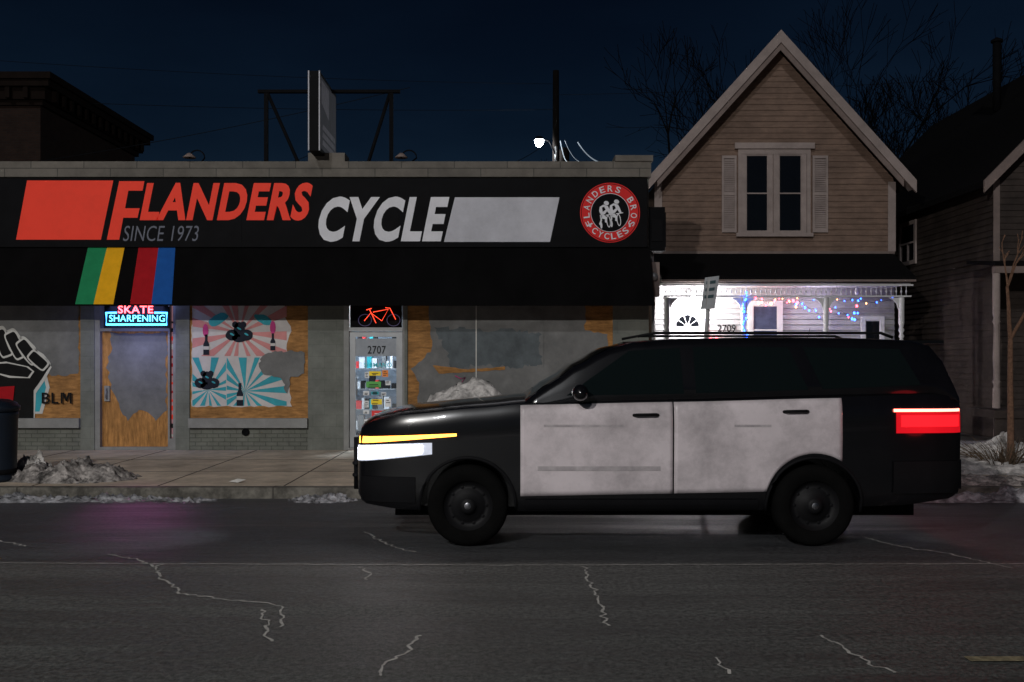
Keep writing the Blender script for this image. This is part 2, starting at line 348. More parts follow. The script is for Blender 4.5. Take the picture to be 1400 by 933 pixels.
for i in range(n):
    for j in range(6): a=i*7+j; fs.append((a,a+1,a+8,a+7))
b.add(vs,fs,'awn',True)
b.poly([aw(XR,0),aw(XR,1),(XR,yt,zb)],'awn')
b.box(-13,XR,yb-.008,yb+.008,zb-.022,zb,'awn')
for k,(t0,t1,b0,b1) in {'green':(121,147,103,128),'yellow':(147,171,128,155),'sred':(190,217,178,207),'sblue':(217,240,207,235)}.items():
    xs=[(PX(t0,yt),PX(t1,yt)),(PX(b0,yb),PX(b1,yb))]
    for j in range(8):
        r=[]
        for t in (j/8,(j+1)/8):
            r.append([aw(xs[0][q]+(xs[1][q]-xs[0][q])*t,t,.006) for q in (0,1)])
        b.poly([r[0][0],r[1][0],r[1][1],r[0][1]],k)
part('awning',b,shop,'black canvas awning with green, yellow, red and blue stripes')
def board(px0,px1,seams):
    b=B(); D=17.04
    b.box(PX(px0,D),PX(px1,D),D,D+.02,FZ(572),2.9,'ply')
    for s_ in seams: b.box(PX(s_,D)-.004,PX(s_,D)+.004,D-.001,D,FZ(571),2.88,'joint')
    b.box(PX(px0,D),PX(px1,D),17.3,17.32,FZ(572),2.9,'dark')
    return b
def Fp(b,pts,lv,k): 
    D=17.04-.0035*lv; b.poly([(PX(x,D),D,PZ(y,D)) for x,y in pts],k)
b=board(-300,110,[-20])
Fp(b,rough([(-90,405),(108,405),(108,512),(70,515),(58,500),(40,500),(30,570),(-90,570)],5,1.6),1,'gpaint')
Fp(b,[(-30,545),(-20,505),(20,492),(62,505),(68,530),(58,566),(-30,566)],3,'wpaint'); Fp(b,[(-30,545),(-18,510),(20,496),(58,508),(63,530),(54,563),(-30,563)],3.5,'teal'); Fp(b,[(-30,560),(-20,515),(20,505),(46,515),(42,560)],4,'coral')
fist=[([(-22,488),(12,482),(40,482),(60,494),(66,504),(56,520),(46,534),(46,572),(-22,572)],0),
      (sq(-13,471,8,17,-.30),1),(sq(4,469,7.6,18,-.34),2),(sq(21,472,7.6,18,-.46),3),(sq(38,481,7.2,17,-.64),4),(sq(52,493,6.4,13,-.85),5)]
def grow(p,d):
    cx=sum(q[0] for q in p)/len(p); cy=sum(q[1] for q in p)/len(p); o=[]
    for x,y in p:
        L=math.hypot(x-cx,y-cy); o.append((x+(x-cx)/L*d,y+(y-cy)/L*d))
    return o
for p,l in fist: Fp(b,grow(p,5),5,'wpaint')
Fp(b,fist[0][0],6.5,'bpaint')
for i,(p,l) in enumerate(fist[1:]):
    Fp(b,grow(p,2.8),7+i*.9,'wpaint'); Fp(b,p,7.45+i*.9,'bpaint')
th=[(-12,498),(10,497),(36,502),(44,508),(38,516),(14,514),(-12,508)]
Fp(b,grow(th,3),12,'wpaint'); Fp(b,th,12.6,'bpaint')
Fp(b,[(-14,530),(20,528),(16,566),(-14,566)],12,'sred')
text(b,'BL',PX(57,16.99),PX(80,16.99),PZ(552,16.99),PZ(537,16.99),16.99,'bpaint',.012)
def q2(pts): b.poly([(PX(x,16.99),16.99,PZ(y,16.99)) for x,y in pts],'bpaint')
q2([(83,552),(85.6,552),(85.6,537),(83,537)]); q2([(95.4,552),(98,552),(98,537),(95.4,537)]); q2([(85.7,537),(88.0,537),(91.6,548.5),(89.6,548.5),(85.7,541)]); q2([(95.3,537),(93.2,537),(89.7,548.6),(91.6,548.6),(95.3,541)])
part('boarded_window',b,shop,'plywood board with a painted raised fist and lettering')
b=board(259,421,[])
Fp(b,rough([(262,405),(392,405),(388,430),(399,452),(392,470),(398,556),(262,556)],6,1.2),1,'cream')
def rays(cx,cy,n,R,box,k,lv,a0=0,a1=2*math.pi):
    for i in range(n):
        a=a0+(a1-a0)*(i+random.uniform(-.18,.18))/n; w=(a1-a0)/n*random.uniform(.16,.30)
        p=clip([(cx,cy),(cx+R*math.cos(a-w),cy+R*math.sin(a-w)),(cx+R*math.cos(a+w),cy+R*math.sin(a+w))],*box)
        if len(p)>2: Fp(b,p,lv,k)
rays(327,455,15,220,(263,392,405,487),'coral',2)
rays(285,533,13,120,(263,309,489,555),'teal',2); rays(335,535,15,120,(310,392,489,555),'teal',2)
Fp(b,ell(298,437,15,7,18,-.5,.1),3,'teal'); Fp(b,ell(360,437,13,6,18,.4,.1),3,'teal')
def glove(cx,cy,s):
    for dx,dy,rx,ry in ((-9,4,8,7),(9,4,8,7),(0,-3,7,9),(0,8,9,5),(-5,-9,4,4),(5,-9,4,4)): Fp(b,ell(cx+dx*s,cy+dy*s,rx*s,ry*s,16,0,.05),4+(dx>0),'navy')
    for dx,dy in ((-9,3),(9,3),(0,-4)): Fp(b,ell(cx+dx*s,cy+dy*s,3*s,1.2*s,10,.5),7,'teal')
glove(327,454,1.1); glove(283,520,1.0)
def bottle(cx,cy,s=1):
    Fp(b,[(cx-2*s,cy-16*s),(cx+2*s,cy-16*s),(cx+2*s,cy-7*s),(cx+4.5*s,cy-1*s),(cx+4.5*s,cy+15*s),(cx-4.5*s,cy+15*s),(cx-4.5*s,cy-1*s),(cx-2*s,cy-7*s)],4,'navy')
    Fp(b,[(cx-4.4*s,cy+2*s),(cx+4.4*s,cy+2*s),(cx+4.4*s,cy+7*s),(cx-4.4*s,cy+7*s)],5,'cream')
bottle(282,472,.9); bottle(328,540,1); bottle(373,468,.75)
for cx,cy in ((281,452),(373,448)): Fp(b,ell(cx,cy,4,9,12),4,'pink')
Fp(b,rough([(356,490),(368,482),(392,480),(416,482),(416,512),(398,516),(392,538),(386,518),(362,512),(354,502)],4,1.8),6,'gpaint')
part('boarded_window',b,shop,'plywood board with a coral and turquoise ray mural')
b=board(557,838,[651,743])
Fp(b,rough([(586,405),(800,405),(800,452),(830,456),(832,505),(830,568),(600,568),(572,562),(572,525),(562,505),(590,480)],6,2.0),1,'gpaint')
Fp(b,rough([(592,447),(670,452),(690,450),(738,458),(738,478),(740,498),(700,503),(660,498),(616,505),(612,480)],4,3),2,'bluepaint')
Fp(b,rough([(650,420),(740,424),(740,447),(690,444),(660,447)],5,2),3,'gpaint')
Fp(b,rough([(592,500),(640,505),(690,502),(690,505.5),(640,509),(600,511)],6,.8),3.4,'ply')
b.box(PX(650.3,17.02),PX(651.8,17.02),17.018,17.022,FZ(545),2.88,'wpaint')
b.box(PX(742.6,17.02),PX(743.4,17.02),17.018,17.022,FZ(505),2.88,'gpaint')
pts=[(622,514),(630,518),(636,516),(628,528),(623,538),(632,544),(640,538),(634,530)]
b.tube([(PX(x,17.02),17.02,PZ(y,17.02)) for x,y in pts],.008,'pink',5)
part('boarded_window',b,shop,'wide plywood board patched with grey paint')
for px,py in ((336,591),(12,591),(700,591)):
    v=B(); v.lathe([(0,-.02),(.05,-.02),(.058,-.03),(.065,-.02),(.065,.0)],(FX(px),17.0,FZ(py)),'dark','y',18); part('vent',v,shop)
DD=17.14
b=B(); b.box(FX(129),FX(136),17.02,17.2,SW,2.9,'frame'); b.box(FX(229),FX(240),17.02,17.1,SW,FZ(600),'frame'); b.box(FX(236),FX(240),17.02,17.2,FZ(600),2.9,'frame'); b.box(FX(229),FX(231.5),17.02,17.2,FZ(600),2.9,'frame')
b.box(FX(136),FX(229),17.03,17.2,FZ(453),FZ(449),'frame'); b.box(FX(136),FX(229),17.02,17.3,SW,SW+.05,'frame')
b.box(FX(136),FX(229),17.25,17.27,FZ(449),2.9,'dark')
part('door_frame',b,shop)
b=B(); b.box(FX(136),FX(229),DD-.02,DD+.03,SW+.05,FZ(453),'plyv')
D=DD-.024
def Dp(pts,lv,k):
    Q=D-.003*lv; b.poly([(PX(x,Q),Q,PZ(y,Q)) for x,y in pts],k)
Dp(rough([(152,455),(228,455),(228,560),(214,574),(190,560),(176,575),(166,562),(158,545),(150,520),(146,500),(152,480)],5,2.2),0,'gpaint')
door=part('door',b,shop,'entrance door covered in plywood and grey paint')
b=B(); x=FX(143.5); b.box(x-.045,x+.045,17.08,17.115,FZ(549),FZ(528),'steel'); b.tube([(x,17.08,FZ(532)),(x,17.03,FZ(534)),(x,17.03,FZ(544)),(x,17.08,FZ(546))],.012,'steel'); part('handle',b,door)
M['slit']=mat('sidelight_glow',(.2,.1,.1),.5,emit=(.5,.25,.28),es=.35,var=.6,scale=9)
b=B(); b.poly([(FX(231.5),17.12,FZ(600)),(FX(236),17.12,FZ(600)),(FX(236),17.12,2.9),(FX(231.5),17.12,2.9)],'slit')
for i in range(14):
    z=FZ(598)+i*.15; b.box(FX(231.8),FX(235.8),17.10,17.115,z,z+random.uniform(.03,.1),random.choice(['sred','bpaint','wpaint','red']))
part('side_window',b,shop,'narrow lit glass strip beside the boarded door')
b=B(); b.box(FX(470),FX(477),17.0,17.2,SW,2.9,'frame'); b.box(FX(550),FX(553),17.0,17.2,SW,2.9,'frame'); b.box(FX(477),FX(550),17.0,17.2,FZ(453),FZ(448),'alu'); b.box(FX(477),FX(550),17.0,17.3,SW,SW+.04,'frame')
part('door_frame',b,shop)
b=B(); a0,a1=FX(477.5),FX(549.5); z0,z1=SW+.045,FZ(453.5)
b.box(a0,a0+.10,17.05,17.1,z0,z1,'alu'); b.box(a1-.10,a1,17.05,17.1,z0,z1,'alu'); b.box(a0+.1,a1-.1,17.05,17.1,z0,z0+.2,'alu'); b.box(a0+.1,a1-.1,17.05,17.1,z1-.09,z1,'alu')
d2=part('door',b,shop,'aluminium glass door covered in stickers')
b=B(); b.box(a0+.1,a1-.1,17.072,17.078,z0+.2,z1-.09,'glass'); part('glass_pane',b,d2)
b=B(); b.tube([(a0+.13,17.05,1.05),(a0+.13,16.99,1.07),(a0+.13,16.99,1.36),(a0+.13,17.05,1.38)],.012,'steel'); part('handle',b,d2)
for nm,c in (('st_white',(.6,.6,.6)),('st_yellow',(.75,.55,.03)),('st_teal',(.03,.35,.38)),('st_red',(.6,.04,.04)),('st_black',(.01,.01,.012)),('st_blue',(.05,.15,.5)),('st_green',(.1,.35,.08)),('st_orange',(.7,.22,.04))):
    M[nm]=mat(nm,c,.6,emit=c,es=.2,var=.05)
M['lit']=mat('interior_wall',(.55,.6,.66),.8); M['frost']=mat('frosted_film',(.30,.32,.35),.6,emit=(.4,.45,.5),es=.05)
b=B(); y=17.064
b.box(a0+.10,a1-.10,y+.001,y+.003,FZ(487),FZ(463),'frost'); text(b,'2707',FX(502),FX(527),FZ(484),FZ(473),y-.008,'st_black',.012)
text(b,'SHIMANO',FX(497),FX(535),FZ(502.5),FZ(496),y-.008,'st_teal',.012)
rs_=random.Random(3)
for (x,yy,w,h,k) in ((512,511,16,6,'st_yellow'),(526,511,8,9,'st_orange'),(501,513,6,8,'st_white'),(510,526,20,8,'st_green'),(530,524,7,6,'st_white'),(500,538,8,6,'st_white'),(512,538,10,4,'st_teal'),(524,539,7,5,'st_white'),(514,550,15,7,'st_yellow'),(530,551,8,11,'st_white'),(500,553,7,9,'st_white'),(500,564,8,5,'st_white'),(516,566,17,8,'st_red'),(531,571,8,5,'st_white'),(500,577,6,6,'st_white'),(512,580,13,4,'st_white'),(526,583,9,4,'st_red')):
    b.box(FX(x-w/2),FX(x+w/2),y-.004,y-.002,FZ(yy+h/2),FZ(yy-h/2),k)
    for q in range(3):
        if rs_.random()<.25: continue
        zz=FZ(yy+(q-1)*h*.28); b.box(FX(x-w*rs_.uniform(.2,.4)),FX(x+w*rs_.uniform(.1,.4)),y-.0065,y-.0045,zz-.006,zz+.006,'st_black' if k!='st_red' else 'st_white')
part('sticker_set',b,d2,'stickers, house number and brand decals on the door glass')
b=B(); b.box(-3.4,-1.3,20.6,20.65,SW,3.0,'lit'); b.box(-3.4,-3.35,17.4,20.6,SW,3.0,'lit'); b.box(-1.35,-1.3,17.4,20.6,SW,3,'lit'); b.box(-3.4,-1.3,17.4,20.6,SW,SW+.01,'walk'); b.box(-3.4,-1.3,17.4,20.6,2.95,3.0,'lit')
part('interior_room',b,shop)
b=B(); cols=['st_red','st_white','st_white','st_black','st_teal','bpaint','st_white','gpaint','bpaint']
for r in range(6):
    z=.35+r*.38; b.box(-3.0,-1.5,18.5,18.8,z,z+.025,'steel')
    x=-2.98
    while x<-1.55:
        w=random.uniform(.04,.12); b.box(x,x+w*.9,18.52,18.75,z+.025,z+random.uniform(.10,.3),random.choice(cols)); x+=w*random.uniform(1,1.5)
single('display_shelf',b,'metal shelf of bicycle parts inside the lit shop','shelf',(-2.2,18.6,.3))
M['tube']=emis('lamp_white',(.85,.93,1),14)
b=B(); b.box(-2.6,-2.0,17.7,18.3,2.88,2.93,'tube'); ft=single('assumed_ceiling_lamp',b,'assumed white fluorescent ceiling lamp inside the shop','lamp',(-2.3,18,2.9))  # assumed lamp, out of view, added to light the shop interior
light('AREA','shop_light',(-2.3,18.0,2.85),ft,75,(.85,.93,1),size=.5)
# ---------------- facade sign
SD=16.82; SX=lambda p:PX(p,SD); SZ=lambda p:PZ(p,SD)
sign=thing('shop_sign','long black fascia sign with red and white lettering','sign',(-6,SD,SZ(337)))
b=B(); b.box(-13,PX(885,SD),SD,16.92,SZ(338),SZ(244),'black')
for x in (-160,113,330,545,740): b.box(SX(x),SX(x+.8),SD-.0015,SD,SZ(337),SZ(245),'dark')
part('panel',b,sign)
def sp(b,pts,k,lv=1): b.poly([(PX(x,SD-.004*lv),SD-.004*lv,PZ(y,SD-.004*lv)) for x,y in pts],k)
b=B(); sp(b,[(22,328),(138,328),(155,247),(37,247)],'red'); part('colour_block',b,sign,'red slanted block')
b=B(); sp(b,[(607,331),(752,331),(765,270),(622,270)],'whiteb'); part('colour_block',b,sign,'pale grey slanted block')
Y=SD-.005
b=B()
sp(b,[(146,328),(163,328),(168.5,298),(188,298),(191,285),(171,285),(175.5,261),(195,261),(197.5,248),(163,248)],'red')
def heavy(b,s,px0,px1,py0,py1,k,off,sh): text(b,s,SX(px0),SX(px1),SZ(py1),SZ(py0),Y,k,off,sh)
heavy(b,'LANDERS',191,430,250,302,'red',.042,.2)
heavy(b,'CYCLE',430,615,269,331,'white',.042,.2)
part('lettering',b,sign,'red and white italic shop name')
b=B(); heavy(b,'SINCE 1973',168,273,309,330,'outline',-.004,.15); part('lettering',b,sign,'small grey founding year line')
b=B(); c=(834,291)
def disc(rx,k,lv): sp(b,[(c[0]+rx*math.cos(2*math.pi*i/64),c[1]-rx*math.sin(2*math.pi*i/64)) for i in range(64)][::-1],k,lv)
disc(41,'red2',1); disc(39.6,'black',2); disc(38.8,'red2',3); disc(26.5,'white',4); disc(25.8,'black',5)
def ring(s,r,h,a0,a1,top):
    n=len(s)
    for i,ch in enumerate(s):
        if ch==' ': continue
        a=math.radians(a0+(a1-a0)*i/(n-1)); px=c[0]+r*math.cos(a); py=c[1]-r*math.sin(a); rot=(a-math.pi/2) if top else (a+math.pi/2)
        w=h*(.35 if ch=='I' else .8); X,Z=SX(px),SZ(py); sx=w/F*SD/2; sz=h/F*SD/2
        if ch=='.': sp(b,ell(px,py,1.6,1.6,10),'white',6); continue
        text(b,ch,X-sx,X+sx,Z-sz,Z+sz,SD-.026,'white',.012,0,rot)
ring('FLANDERS BROS',32.6,8.5,207,-27,True); ring('CYCLES',32.6,8.5,230,310,False); ring('..',32.6,8,214,326,False)
for dx,dy in ((-8,0),(6,-2)):
    q=lambda pts:[(c[0]+dx+x,c[1]+dy+y) for x,y in pts]
    sp(b,q(ell(3,-13,3.6,3.0,12,.35)),'white',6)
    sp(b,q([(-6,-8),(-1,-11),(5,-9),(8,-3),(10,2),(8,3.5),(4,-2),(1,2),(-4,4),(-7,-2)]),'white',6)
    sp(b,q([(-5,4),(0,3),(5,8),(3,14),(1,13),(1,9),(-3,8)]),'white',6); sp(b,q([(-6,3),(-3,4),(-3,11),(-5,17),(-7,16),(-5,10)]),'white',6)
    sp(b,q(ell(6,12,3.0,8.5,16,-.12)),'white',6.6); sp(b,q(ell(6,12,1.8,7,16,-.12)),'black',7.2)
    sp(b,q(ell(-4,17,1.6,5,12,-.1)),'white',6.6)
    sp(b,q([(2,3),(12,1.5),(12,2.7),(2,4.2)]),'white',7.6); sp(b,q([(-3,-7),(0,-8),(2,-4),(-2,-1)]),'black',7.5)
part('emblem',b,sign,'round red emblem with ring lettering and two white cyclists')
# ---------------- neon signs
M['ncy']=emis('neon_cyan',(.10,.70,1),5); M['ncb']=emis('neon_border_blue',(.06,.38,1),6); M['npk']=emis('neon_red',(1,.07,.08),8); M['nor']=emis('neon_orange',(1,.07,.03),2.0); M['nbl']=emis('neon_dim_blue',(.12,.10,.22),.25)
ND=16.72
ns=thing('neon_sign','glowing red and cyan neon window sign above the boarded door','neon sign',(PX(186,ND),ND,PZ(447,ND)))
NX=lambda p:PX(p,ND); NZ=lambda p:PZ(p,ND)
b=B(); b.box(NX(143),NX(231),ND,ND+.04,NZ(449),NZ(419),'black'); b.box(NX(160),NX(212),ND,ND+.04,NZ(419),NZ(411),'black'); b.tube([(NX(165),ND+.02,NZ(412)),(NX(165),ND+.02,2.95)],.006,'dark',5); part('backing_board',b,ns)
b=B(); text(b,'SKATE',NX(162),NX(210),NZ(428.8),NZ(418.2),ND-.02,'npk',.02); part('lettering',b,ns,'red neon word')
b=B(); text(b,'SHARPENING',NX(150),NX(226),NZ(440),NZ(431),ND-.02,'ncy',.0); part('lettering',b,ns,'cyan neon word')
b=B(); b.tube([(NX(160),ND-.02,NZ(428)),(NX(146),ND-.02,NZ(428)),(NX(146),ND-.02,NZ(444)),(NX(228.5),ND-.02,NZ(444)),(NX(228.5),ND-.02,NZ(428)),(NX(212),ND-.02,NZ(428))],.019,'ncb',6); part('border_tube',b,ns)
light('AREA','neon_glow',(NX(187),ND-.1,NZ(432)),ns,12,(.35,.4,1),size=.9).rotation_euler=(math.radians(60),0,0)
tgt=Vector((PX(185,11.0),11.0,0)); src=Vector((NX(187),ND-.15,NZ(436)))
so=light('SPOT','added_pink_road_spot',src,ns,70,(1,.22,.75),spot_size=math.radians(15),spot_blend=1,shadow_soft_size=.2); so.rotation_euler=(src-tgt).to_track_quat('Z','Y').to_euler()  # extra spot added to tint the asphalt pink, in place of a neon reflection
nb=thing('neon_bicycle_sign','orange neon bicycle outline in the window over the door','neon sign',(FX(516),17.0,FZ(448)))
b=B(); b.box(FX(478),FX(549),17.05,17.07,FZ(448),2.9,'black'); part('backing_board',b,nb)
N2=16.98; q=lambda pts:[(PX(x,N2),N2,PZ(y,N2)) for x,y in pts]
b=B(); b.tube(q([(498,439),(507,428),(522,439),(531,423),(510,427)]),.007,'nor',6); b.tube(q([(505,423),(509,431),(514,442)]),.007,'nor',6); b.tube(q([(527,421),(533,421.5),(541,437)]),.007,'nor',6); b.tube(q([(501,424),(508,422)]),.008,'nor',6); part('frame_tube',b,nb)
for cx in (499,538): 
    b=B(); b.tube(q([(cx+9*math.cos(i*math.pi/10),438+8*math.sin(i*math.pi/10)) for i in range(21)]),.007,'nbl',6,cap=False); part('wheel_tube',b,nb)
# ---------------- projecting sign + frame on roof
ps=thing('projecting_sign','double-sided box sign standing on the roof edge, seen almost edge-on','sign',(-3.2,17.2,5.0))
b=B(); x1=PX(437,16.5); x0=PX(422,16.5); zt_=PZ(97,16.5); zb_=PZ(206,16.5)
b.box(x0,x1,16.5,18.05,zb_,zt_,'black'); part('box',b,ps)
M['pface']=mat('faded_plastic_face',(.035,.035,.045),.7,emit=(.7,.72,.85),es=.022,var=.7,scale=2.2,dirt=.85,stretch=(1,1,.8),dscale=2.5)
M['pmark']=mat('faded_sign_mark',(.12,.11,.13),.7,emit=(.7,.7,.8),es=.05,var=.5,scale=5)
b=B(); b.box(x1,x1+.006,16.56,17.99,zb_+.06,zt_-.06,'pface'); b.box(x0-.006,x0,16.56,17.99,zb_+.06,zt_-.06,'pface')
xx=x1+.009
for i in range(3): b.poly([(xx,16.7,zb_+.14+i*.13),(xx,17.9,zb_+.14+i*.13),(xx,17.85,zb_+.23+i*.13),(xx,16.75,zb_+.23+i*.13)],'pmark')
b.poly([(xx,16.62,zt_-.5),(xx,17.3,zt_-.65),(xx,17.3,zt_-.12),(xx,16.62,zt_-.12)],'pmark')
part('face_panel',b,ps)
b=B(); b.box(x0-.008,x0+.012,16.485,16.5,zb_,zt_,'whiteb'); part('edge_trim',b,ps)
b=B(); b.box(x1-.012,x1+.008,16.485,16.5,zb_,zt_,'whiteb'); part('edge_trim',b,ps)
b=B(); FDm=17.6; mx=lambda p:PX(p,FDm); mz=lambda p:PZ(p,FDm)
b.box(mx(353),mx(547),FDm-.04,FDm+.04,mz(127.5),mz(123.5),'dark')
for a in (364,535): b.box(mx(a-2.6),mx(a+2.6),FDm-.03,FDm+.03,4.4,mz(127.6),'dark')
for a,c in ((366,407),(533,503)): b.tube([(mx(a),FDm,mz(128)),(mx(c),FDm+.05,mz(222)),(mx(c+(c-a)*.25),FDm+.05,mz(246))],.033,'dark',6)
b.tube([(mx(446),17.6,mz(125)),(mx(446),17.6,4.4)],.04,'dark',8)
part('support_frame',b,ps)
g='gooseneck lamps on the parapet'
for px in (560,272):
    t=thing('gooseneck_lamp','small black gooseneck sign lamp on the parapet','lamp',(FX(px),17.0,5.07),g)
    b=B(); X=FX(px); b.tube([(X,17.1,5.05)]+[(X+.13*math.cos(a),16.9,5.1+.13*math.sin(a)) for a in [i*math.pi/8 for i in range(9)]],.013,'dark',6); part('arm',b,t)
    b=B(); b.lathe([(0,.05),(.03,.05),(.11,-.02),(.105,-.03),(0,-.01)],(X-.13,16.9,5.13),'trimd','z',16); part('lamp_shade',b,t)
t=thing('wall_box','black metal cabinet on the side wall of the shop','cabinet',(XR,17.1,3.6)); b=B(); b.box(XR,XR+.28,17.02,17.4,PZ(343,17),PZ(283,17),'dark'); b.box(XR+.28,XR+.30,17.04,17.38,PZ(338,17),PZ(290,17),'black'); part('cabinet',b,t); b=B(); b.box(XR+.05,XR+.24,17.0,17.02,PZ(330,17),PZ(300,17),'black'); part('cover',b,t)
t=thing('electric_meter','grey electric meter with conduit on the side wall','meter',(XR,17.1,2.6))
b=B(); b.box(XR,XR+.2,17.1,17.3,PZ(405,17),PZ(358,17),'trimd'); part('meter_box',b,t)
b=B(); b.tube([(XR+.08,17.2,PZ(358,17)),(XR+.08,17.2,PZ(343,17))],.025,'steel',8); b.tube([(XR+.1,17.2,PZ(405,17)),(XR+.1,17.2,SW)],.025,'steel',8); part('conduit',b,t)
b=B(); b.lathe([(0,-.07),(.05,-.07),(.07,-.03),(.07,0)],(XR+.1,17.1,PZ(378,17)),'steel','y',16); part('dial',b,t)

# ---------------------------------------------------------------- siding helper
def siding(b,fn,z0,z1,y,k,course=.12,pr=.02):
    z=z0
    while z<z1-1e-4:
        zz=min(z+course,z1); a0,a1=fn(z); c0,c1=fn(zz)
        if a1-a0>.02:
            if c1<c0: c0=c1=(c0+c1)/2
            b.add([(a0,y-pr,z),(a1,y-pr,z),(c1,y,zz),(c0,y,zz),(a0,y,z),(a1,y,z)],[(0,1,2,3),(4,5,1,0)],k)
        z=zz
def siding_x(b,y0,y1,z0,z1,x,k,sg=-1,course=.12):
    z=z0
    while z<z1-1e-4:
        zz=min(z+course,z1); b.add([(x+sg*.02,y0,z),(x+sg*.02,y1,z),(x,y1,zz),(x,y0,zz),(x,y0,z),(x,y1,z)],[(3,2,1,0),(0,1,5,4)],k); z=zz
def win(parent,x0,x1,z0,z1,y,tr,k='trim',glass='dglass'):
    b=B(); b.box(x0-tr,x0,y-.06,y-.005,z0-tr,z1+tr,k); b.box(x1,x1+tr,y-.06,y-.005,z0-tr,z1+tr,k); b.box(x0,x1,y-.06,y-.005,z1,z1+tr,k); b.box(x0,x1,y-.06,y-.005,z0-tr,z0,k)
    zm=(z0+z1)/2; b.box(x0,x1,y-.045,y-.03,zm-.014,zm+.014,k); s=.018
    b.box(x0,x0+s,y-.045,y-.03,z0,zm-.014,k); b.box(x1-s,x1,y-.045,y-.03,z0,zm-.014,k); b.box(x0,x0+s,y-.045,y-.03,zm+.014,z1,k); b.box(x1-s,x1,y-.045,y-.03,zm+.014,z1,k)
    b.box(x0+s,x1-s,y-.045,y-.03,z0,z0+.025,k); b.box(x0+s,x1-s,y-.045,y-.03,z1-.02,z1,k)
    w=part('window',b,parent); b=B(); b.box(x0,x1,y-.03,y-.024,z0,z1,glass); part('glass_pane',b,w); return w
# ---------------------------------------------------------------- gabled house
HD=21.0; hx0,hx1=3.02,8.06; cx=5.56; pk=8.36; sl=1.11
hs=thing('house','two-storey taupe clapboard house with steep gable and lit porch','house',(cx,21,.17))
ev=pk-.22-sl*(hx1-cx)
b=B()
siding(b,lambda z:(max(hx0,cx-(pk-.12-z)/sl),min(hx1,cx+(pk-.12-z)/sl)),3.93,pk-.15,HD,'siding')
siding(b,lambda z:(hx0,hx1),.8,3.93,HD,'sidingw',.115,.035)
b.box(hx0,hx1,HD,HD+.1,.1,ev,'siding'); 
b.prism([(hx0,HD,ev),(hx1,HD,ev),(cx,HD,pk-.2)],(0,.1,0),'siding')
b.box(hx0,hx0+.1,HD+.1,32,.1,ev,'siding'); b.box(hx1-.1,hx1,HD+.1,32,.1,ev,'siding'); b.box(hx0+.1,hx1-.1,31.9,32,.1,ev,'siding'); b.box(hx0,hx1,20.98,21.0,.1,.8,'siding')
part('wall',b,hs)
b=B()
for sg in (-1,1):
    e=cx+sg*2.78; ze=pk-sl*2.78
    b.prism([(cx,20.62,pk),(e,20.62,ze),(e,20.62,ze+.12),(cx,20.62,pk+.12)],(0,11.6,0),'shingle')
part('roof',b,hs)
b=B()
for sg in (-1,1):
    e=cx+sg*2.80; ze=pk-sl*2.80
    b.prism([(cx,20.56,pk+.13),(cx,20.56,pk-.13),(e,20.56,ze-.13),(e,20.56,ze+.13)],(0,.055,0),'trim')
    b.prism([(cx,20.60,pk-.132),(cx,20.60,pk-.28),(cx+sg*2.55,20.60,pk-.28-sl*2.55),(cx+sg*2.55,20.60,pk-.132-sl*2.55)],(0,.03,0),'trimd')
    b.prism([(cx,20.615,pk-.004),(e,20.615,ze-.004),(e,21.0,ze-.004),(cx,21.0,pk-.004)],(0,0,-.03),'trim')
part('bargeboard',b,hs)
b=B(); b.box(hx1-.14,hx1+.02,HD-.04,HD-.021,3.95,ev+.05,'trim'); b.box(hx0-.02,hx0+.14,HD-.04,HD-.021,3.95,ev+.05,'trim'); b.box(hx0,hx1,HD-.045,HD-.021,3.9,3.95,'trimd'); part('corner_board',b,hs)
hX=lambda p:PX(p,HD-.05); hZ=lambda p:PZ(p,HD-.05)
win(hs,hX(1020),hX(1050),hZ(317),hZ(212),HD,.10); win(hs,hX(1065),hX(1096),hZ(317),hZ(212),HD,.10)
b=B(); b.box(hX(1004),hX(1113),HD-.11,HD-.062,hZ(204),hZ(196),'trim'); b.box(hX(1006),hX(1111),HD-.11,HD-.062,hZ(324),hZ(319),'trim'); b.box(hX(1009),hX(1013.5),HD-.07,HD-.04,hZ(319),hZ(204),'trim'); b.box(hX(1103),hX(1108),HD-.07,HD-.04,hZ(319),hZ(204),'trim'); b.box(hX(1057),hX(1059),HD-.075,HD-.062,hZ(319),hZ(204),'trim')
b.box(hX(1013.5),hX(1103),HD-.07,HD-.062,hZ(211),hZ(204),'trim'); part('window_trim',b,hs)
for a,c in ((987,1007),(1111,1132)):
    b=B(); x0,x1=hX(a),hX(c); z0,z1=hZ(318),hZ(213); y=HD-.06
    b.box(x0,x0+.04,y,y+.035,z0,z1,'trim'); b.box(x1-.04,x1,y,y+.035,z0,z1,'trim')
    for q0,q1 in ((z0,z0+.06),((z0+z1)/2-.03,(z0+z1)/2+.03),(z1-.06,z1)): b.box(x0+.04,x1-.04,y,y+.035,q0,q1,'trim')
    zq=z0+.06
    while zq<z1-.1:
        b.add([(x0+.04,y+.005,zq),(x1-.04,y+.005,zq),(x1-.04,y+.03,zq+.045),(x0+.04,y+.03,zq+.045)],[(0,1,2,3)],'trim'); zq+=.045
    part('shutter',b,hs)
pD=19.95; pX=lambda p:PX(p,pD); pZ=lambda p:PZ(p,pD); pl,pr=2.98,8.03
b=B(); fz=pZ(379); b.prism([(pl,pD-.15,fz),(pl,HD-.03,3.9),(pl,HD-.03,3.78),(pl,pD-.15,fz-.06)],(pr-pl,0,0),'shingle2'); b.box(pl+.05,pr-.05,pD-.02,HD-.03,pZ(389)-.001,pZ(389)+.03,'trimw')
part('porch_roof',b,hs)
